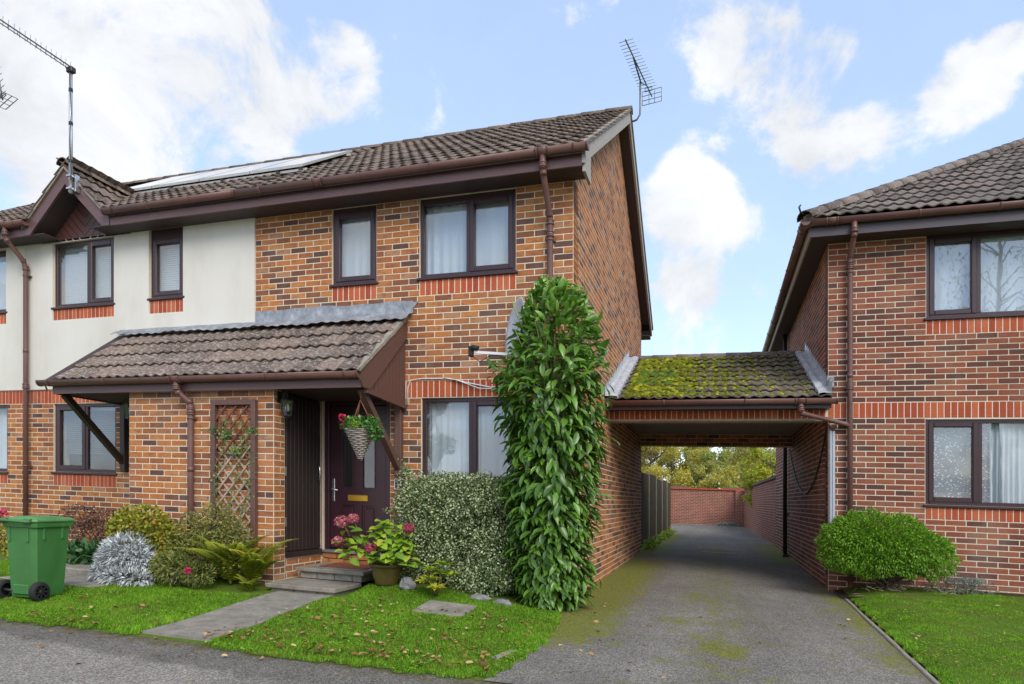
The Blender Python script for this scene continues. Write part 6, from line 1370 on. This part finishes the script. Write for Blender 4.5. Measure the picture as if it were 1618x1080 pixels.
# ------------------------------------------------------------------ loose stones
def rock(label, c, s, seed):
    r = np.random.default_rng(seed); m = MB(); K, J = 12, 7; P = []
    for j in range(J + 1):
        for k in range(K):
            th, ph = math.pi * j / J, 2 * math.pi * k / K; f = 1 + .22 * math.sin(3 * ph + seed) * math.sin(th) + .12 * r.normal() * (0 < j < J); P.append((c[0] + s[0] * f * math.sin(th) * math.cos(ph), c[1] + s[1] * f * math.sin(th) * math.sin(ph), c[2] + s[2] * f * math.cos(th)))
    m.add(P, [(j * K + k, (j + 1) * K + k, (j + 1) * K + (k + 1) % K, j * K + (k + 1) % K) for j in range(J) for k in range(K)]); tag(m.build('rock', M['stone']), label, 'rock', 'rocks in the front bed')
rock('grey rock beside the plant pot', (-1.68, -.85, .2), (.09, .08, .08), 1); rock('long flat grey rock at the hedge foot near the laurel', (-.86, -.78, .09), (.13, .08, .055), 2); rock('pale rock at the foot of the laurel', (-.58, -.82, .07), (.10, .07, .05), 3)
# ------------------------------------------------------------------ behind the houses: walls, fence, trees
def garden_walls():
    t = thing('rear_garden_wall', 'old red brick garden wall closing the end of the drive', 'wall', (1, 25.3, .1)); z = .12
    m = MB(); m.prism([(-7, 25.2), (2.86, 25.6), (2.9, 25.9), (-7, 25.5)], 'z', -.1, 1.86); m.build('wall_body', M['far_brick'], t)
    m = MB(); m.prism([(-7, 25.13), (2.9, 25.53), (2.95, 25.96), (-7, 25.56)], 'z', 1.861, 1.93); m.build('coping', M['brick_soldier'], t)
    x = -6.9
    m = MB()
    while x < 2.8:
        if not (.2 < x < 1.9): m.box(x, x + .2, 25.16 + (x + 7) * .04, 25.5 + (x + 7) * .04, 1.931, 2.01 + rnd.uniform(-.02, .02))
        x += .21
    tag(m.build('coping_bricks', M['tile'], t), kind='stuff'); MB().box(-1.0, -.6, 25.28, 25.42, .05, 1.86).build('pier', M['far_brick'], t); MB().box(2.45, 2.85, 25.42, 25.57, .05, 1.86).build('pier', M['far_brick'], t)
    t = thing('side_garden_wall', 'red brick garden wall with dark coping along the right of the drive', 'wall', (3.1, 18, .1))
    m = MB(); m.prism([(3.08, 10.62), (3.30, 10.62), (3.10, 25.4), (2.86, 25.4)], 'z', -.1, 1.92); m.build('wall_body', M['far_brick'], t); m = MB(); n = 66
    for i in range(n): f = i / n; y = 10.62 + 14.7 * f; xx = 3.08 - .22 * f; m.box(xx - .06, xx + .26, y + .006, y + 14.7 / n - .006, 1.921, 2.0 + rnd.uniform(-.015, .02))
    tag(m.build('coping_bricks', M['tile'], t), kind='stuff')
garden_walls()
def fence():
    t = thing('timber_fence', 'dark weathered timber fence panels between concrete posts left of the drive', 'fence', (-.08, 7.1, .1)); y = 7.15; i = 0
    while y < 16:
        z = drive_z(y) + .02; top = z + 1.72 + .04 * (i % 2) - .01 * i
        m = MB(); yy = y + .1
        while yy < y + 1.9: m.box(-.075 - .015, -.055 + rnd.uniform(-.004, .004), yy, yy + .118, z, top + rnd.uniform(-.008, .012)); yy += .124
        p = MB().box(-.12, -.088, y + .1, y + 1.95, z + .3, z + .38).box(-.12, -.088, y + .1, y + 1.95, z + 1.4, z + 1.48).build('fence_panel', M['fence'], t); tag(m.build('boards', M['fence'], p), kind='stuff')
        MB().box(-.095, -.045, y, y + .07, z - .1, top + .05, bev=.01).build('concrete_post', M['concrete_post'], t); y += 2.05; i += 1
fence()
def tree(name, label, x, y, h, r, mat, n, leaf, trunk=.12, crown0=.25, seed=0, open_=.0, cat='tree'):
    rr = np.random.default_rng(seed); t = thing(name, label, cat, (x, y, .0)); m = MB(); rnd2 = random.Random(seed); tips = []
    m.tube([(x, y, -.2), (x + rnd2.uniform(-.2, .2), y, h * .4), (x + rnd2.uniform(-.3, .3), y, h * .85)], [trunk, trunk * .7, trunk * .2], 8)
    for i in range(16):
        z = h * rnd2.uniform(crown0 * .8, .75); a = rnd2.uniform(0, 6.283); L = r * rnd2.uniform(.5, .95); tip = (x + L * math.cos(a), y + L * math.sin(a), z + L * rnd2.uniform(.3, .9)); m.tube([(x, y, z), ((x + tip[0]) / 2, (y + tip[1]) / 2, z + L * .25), tip], [trunk * .35, trunk * .22, trunk * .06], 5); tips.append(tip)
        for _ in range(3): q = (tip[0] + rnd2.uniform(-.5, .5) * r * .5, tip[1] + rnd2.uniform(-.5, .5) * r * .5, tip[2] + rnd2.uniform(-.1, .45) * r * .5); m.tube([tip, q], [trunk * .06, trunk * .02], 4); tips.append(q)
    m.build('trunk', M['bark'], t)
    K = 44; C = np.array(tips)[rr.integers(0, len(tips), K)] + rr.normal(size=(K, 3)) * r * .12; C[:, 2] = np.clip(C[:, 2], h * crown0, h * .97)
    low = rr.normal(size=(14, 3)) * np.array((r * .5, r * .5, h * .1)) + np.array((x, y, h * crown0)); C = np.concatenate([C, low])
    S = rr.uniform(.14, .32, len(C)) * r; pick = rr.integers(0, len(C), n); g = rr.normal(size=(n, 3)); g = unit(g) * (rr.random((n, 1)) ** .5); p = C[pick] + g * S[pick][:, None] * np.array((1, 1, .8)); keep = p[:, 2] > .1; p = p[keep]; k = len(p)
    tb = rr.random(len(C))[pick][keep]
    leaves('crown', mat, t, L4, p, unit(rr.normal(size=(k, 3)) + np.array((0, 0, -.3))), unit(rr.normal(size=(k, 3)) + np.array((0, -.3, .7))), rr.uniform(.7, 1.2, k) * leaf, rr.uniform(.7, 1.2, k) * leaf * .6, np.clip(.55 * tb + .45 * rr.random(k), 0, 1))
tree('autumn_tree', 'golden leaved tree above the dark timber fence on the left', -1.9, 28.5, 5.2, 2.0, 'tree_gold', 15000, .13, seed=1, crown0=.08)
tree('autumn_tree', 'tall golden tree seen at the top left of the archway opening', -1.2, 33, 6.6, 2.2, 'tree_gold', 18000, .14, seed=2, crown0=.15)
tree('round_green_tree', 'mid green rounded tree just behind the rear garden wall', .45, 31, 4.2, 1.5, 'tree_green', 13000, .11, seed=3, crown0=.12)
tree('autumn_tree', 'broad olive and gold tree filling the middle of the archway view', 2.2, 37, 7.2, 3.2, 'tree_olive', 26000, .14, seed=4, crown0=.12)
tree('yellow_shrub', 'yellow leaved shrub showing above the middle of the rear wall', 1.5, 27.6, 3.1, 1.15, 'tree_gold', 2600, .12, trunk=.05, seed=5, crown0=.3, cat='shrub')
tree('autumn_tree', 'olive brown tree behind the right end of the rear wall', 3.9, 33, 5.4, 2.0, 'tree_olive', 12000, .14, seed=6, crown0=.12)
tree('lime_tree', 'bright lime yellow tree above the side garden wall on the right', 3.85, 20.5, 3.75, 1.15, 'tree_lime', 7000, .12, trunk=.08, seed=7, crown0=.4)
tree('pale_gold_tree', 'pale golden tree just left of centre in the archway view', -.3, 35.5, 6.3, 2.3, 'tree_gold', 20000, .13, seed=21, crown0=.08)
tree('autumn_shrub', 'low golden shrub behind the left end of the rear wall', -2.0, 27.2, 2.9, 1.4, 'tree_gold', 7000, .11, trunk=.05, seed=31, crown0=.1, cat='shrub')
tree('autumn_shrub', 'broad olive shrub mass behind the middle of the rear wall', .2, 29, 3.4, 1.6, 'tree_olive', 9000, .11, trunk=.05, seed=32, crown0=.1, cat='shrub')
tree('bare_tree', 'nearly bare dark twigged tree behind the golden trees', .3, 46, 8.6, 2.6, 'tree_olive', 900, .12, seed=8, crown0=.35, trunk=.2)
tree('yellow_shrub', 'yellow-green shrub spilling over the top of the timber fence', -.55, 10.4, 2.1, .45, 'tree_lime', 900, .08, trunk=.03, seed=9, crown0=.75, cat='shrub')
tree('autumn_tree', 'dense golden tree at the back, far left of the archway view', -4.5, 38, 7.5, 3.0, 'tree_gold', 22000, .16, seed=10, crown0=.1)
tree('round_green_tree', 'tall green-gold tree at the back right of the archway view', 5.6, 42, 7.6, 3.2, 'tree_olive', 16000, .17, seed=12, crown0=.1)
bush('wall_foot_plant', 'small pale grey-green plant at the foot of the rear wall', 'plant', (2.1, 25.1, .1), [(2.1, 25.1, .14, .55, .22, .14)], 700, 'lavender', .09, .05, base_twigs=0)
def weeds():
    pts = []; 
    for i in range(900): y = 7.0 + 9 * rng.random() ** 1.3; x = .02 + .22 * rng.random() ** 1.5; pts.append((x, y, drive_z(y) + .02 + .16 * rng.random() * (1 - (x / .3))))
    p = np.array(pts); n = len(p); tag(leaves('weeds', 'rhodo', None, L4, p, rdir(n) + np.array((.2, 0, .4)), unit(rdir(n) + np.array((0, -.3, 1))), rng.uniform(.05, .1, n), rng.uniform(.025, .05, n), rng.random(n) * .7, org=(0, 8, .1)), kind='stuff')
weeds()
# the tree on the verge behind the camera, whose hanging leaves show in the upper window glass
def far_tree():
    t = thing('front_verge_tree', 'thin drooping leaved tree on the verge across the road', 'tree', (11.6, -16, 0)); m = MB(); x, y = 11.6, -16; r2 = random.Random(4); tips = []
    m.tube([(x, y, -.1), (x - .1, y, 6), (x + .1, y + .1, 12.5)], [.17, .12, .03], 8)
    for i in range(34): z = r2.uniform(7, 12); a = r2.uniform(0, 6.28); L = r2.uniform(1, 2.6); q = (x + L * math.cos(a), y + L * math.sin(a), z + r2.uniform(-.2, .9)); m.tube([(x, y, z), ((x + q[0]) / 2, (y + q[1]) / 2, z + .6), q], [.03, .018, .006], 5); tips.append(q)
    m.build('trunk', M['bark'], t); P = np.array(tips)[rng.integers(0, len(tips), 1500)] + rng.normal(size=(1500, 3)) * np.array((.22, .22, .5)) + np.array((0, 0, -.3)); leaves('crown', 'tree_green', t, L4, P, rdir(1500) * .5 + np.array((0, 0, -1)), rdir(1500), rng.uniform(.1, .17, 1500), rng.uniform(.04, .06, 1500), rng.random(1500) * .3)
far_tree()
# ------------------------------------------------------------------ grass and fallen leaves
def grass(name, n, region, org, hmin, hmax):
    x, y = region(n); z = np.array([G(a, b) for a, b in zip(x, y)]) + .004; N = len(x); cl = .5 + .5 * np.sin(x * 7.3 + 2 * np.sin(y * 5.1)) * np.sin(y * 8.7 + x * 1.9)
    p = np.stack([x, y, z], 1); a = rng.uniform(0, 2 * np.pi, N); lean = rng.uniform(.15, .75, N); d = np.stack([np.cos(a) * lean, np.sin(a) * lean, np.ones(N)], 1); nn = np.stack([-np.sin(a) * .5 + np.cos(a), np.cos(a) * .5 + np.sin(a), np.full(N, -.3)], 1)
    L = rng.uniform(hmin, hmax, N) * (.7 + .6 * cl); T = (np.array([(0, -.5, 0), (0, .5, 0), (.6, -.32, .06), (.6, .32, .06), (1, 0, .22)]), [(0, 1, 3, 2), (2, 3, 4)])
    tone = np.clip(rng.random(N) * .62 + .3 * cl + (rng.random(N) < .035) * .5, 0, 1)
    tag(leaves(name, 'grass', None, T, p, d, nn, L, rng.uniform(.004, .007, N), tone, org=org), kind='stuff')
def reg_left(n):
    x = rng.uniform(-7.6, .24, n * 2); y = -3.36 + rng.random(n * 2) ** 1.1 * 2.95; fe = -3.32 + .05 * np.sin(x * 1.7 + 1) + .03 * np.sin(x * 5.3) + 0.03 * np.sin(x * 17) + .02 * np.sin(x * 41) + .06 * np.clip((x + .15) / .3, 0, 1)
    k = y > fe; sh = .2 * np.clip((y + 3.0) / 1.7, 0, 1) ** 2 * (3 - 2 * np.clip((y + 3.0) / 1.7, 0, 1)); k &= ~((x > -2.88 - sh + .015 * np.sin(y * 13)) & (x < -2.18 - sh + .02 * np.sin(y * 9)) & (y < -1.2)); k &= x < .17 + .05 * np.sin(y * 2.1) * np.clip(-y, 0, 1) - .14 * np.clip((y + 1.4) / 1.2, 0, 1) + .02 * np.sin(y * 23)
    k &= ~((x > -1.25) & (x < -.77) & (y > -1.57) & (y < -1.11)); k &= ~((x < -3.05) & (y > -1.5 - .1 * np.sin(x * 3)) & (x > -5.2)); k &= ~((x <= -4.95) & (x > -6.6) & (y > -1.95)); k &= ~((x > -2.2) & (y > -.78)); k &= ~((x < -6.2) & (y > -1.0)); k &= ~((x > -3.4) & (x < -2.2) & (y > -1.3))
    return x[k][:n], y[k][:n]
def reg_right(n):
    x = rng.uniform(3.05, 6.0, n * 3); y = -2.6 + rng.random(n * 3) * 5.0; re = 3.06 + .025 * (y + 2.2); k = (x > re + .02 * np.sin(y * 19)); bed = np.where(x < 4.1, 1.62 + .1 * np.sin(x * 7), np.where(x < 4.5, 1.95, 2.17)); k &= y < bed; k &= x < 4.1 + .42 * (y + 2.6); return x[k][:n], y[k][:n]
grass('front_lawn_grass', 230000, reg_left, (-3, -2, .05), .016, .036); grass('side_lawn_grass', 170000, reg_right, (4.5, 0, .1), .016, .036)
def clover(name, n, cx0, region, org):
    x, y = region(n); k = (np.sin(x * 3.1 + 1) * np.sin(y * 4.3 + x) > .15); x, y = x[k], y[k]; N = len(x); p = np.stack([x, y, np.array([G(a, b) for a, b in zip(x, y)]) + .02 + .012 * rng.random(N)], 1)
    tag(leaves(name, 'grass', None, L4, p, rdir(N) * np.array((1, 1, .3)), np.tile(np.array((0, 0, 1.)), (N, 1)) + .35 * rdir(N), rng.uniform(.014, .028, N), rng.uniform(.012, .02, N), .3 + .7 * rng.random(N), org=org), kind='stuff')
clover('front_lawn_weeds', 9000, 0, reg_left, (-3, -2, .05)); clover('side_lawn_weeds', 7000, 0, reg_right, (4.5, 0, .1))
def litter(name, n, fx, org, onroad):
    x, y = fx(n); N = len(x); z = np.array([(max(drive_z(b), -.01) if onroad else G(a, b) + .03) for a, b in zip(x, y)]) + .008
    T = (np.array([(0, 0, 0), (.3, -.42, .16), (.7, -.34, .18), (1, 0, .10), (.7, .34, .1), (.3, .42, .2), (.5, 0, -.02)]), [(0, 1, 6), (1, 2, 6), (2, 3, 6), (3, 4, 6), (4, 5, 6), (5, 0, 6)]); a = rng.uniform(0, 6.283, N)
    p = np.stack([x, y, z], 1); d = np.stack([np.cos(a), np.sin(a), rng.uniform(-.1, .25, N)], 1); nn = np.tile(np.array((0, 0, 1.)), (N, 1)) + .35 * rng.normal(size=(N, 3)); L = rng.uniform(.022, .06, N)
    tag(leaves(name, 'fallen', None, T, p, d, nn, L, L * rng.uniform(.45, .8, N), None, org=org), kind='stuff')
def lit_left(n):
    x = np.concatenate([rng.uniform(-2.3, .1, n), rng.uniform(-8, -2.9, n // 3)]); y = np.concatenate([-3.2 + 1.9 * rng.random(n) ** 1.7, -3.22 + .9 * rng.random(n // 3) ** 2.2]); return x, y
litter('lawn_leaf_litter', 460, lit_left, (-2, -2.5, 0), False)
litter('side_leaf_litter', 60, lambda n: (3.1 + 2.6 * rng.random(n) ** 1.3, rng.uniform(-2.6, 1.7, n)), (4, 0, .1), False)
litter('road_leaf_litter', 80, lambda n: (rng.uniform(-5, 2.9, n), np.where(rng.random(n) < .5, rng.uniform(-4.4, -3.25, n), rng.uniform(-3.2, .4, n)) - .0), (0, -3, 0), True) if False else None
def lit_drive(n):
    x = np.concatenate([rng.uniform(.3, 2.95, n), rng.uniform(-5.5, .2, n), rng.uniform(-2.85, -2.2, 10)]); y = np.concatenate([rng.uniform(-3.1, .8, n), rng.uniform(-4.3, -3.27, n), rng.uniform(-3.1, -1.4, 10)]); return x, y
litter('driveway_leaf_litter', 52, lit_drive, (0, -3, 0), True)
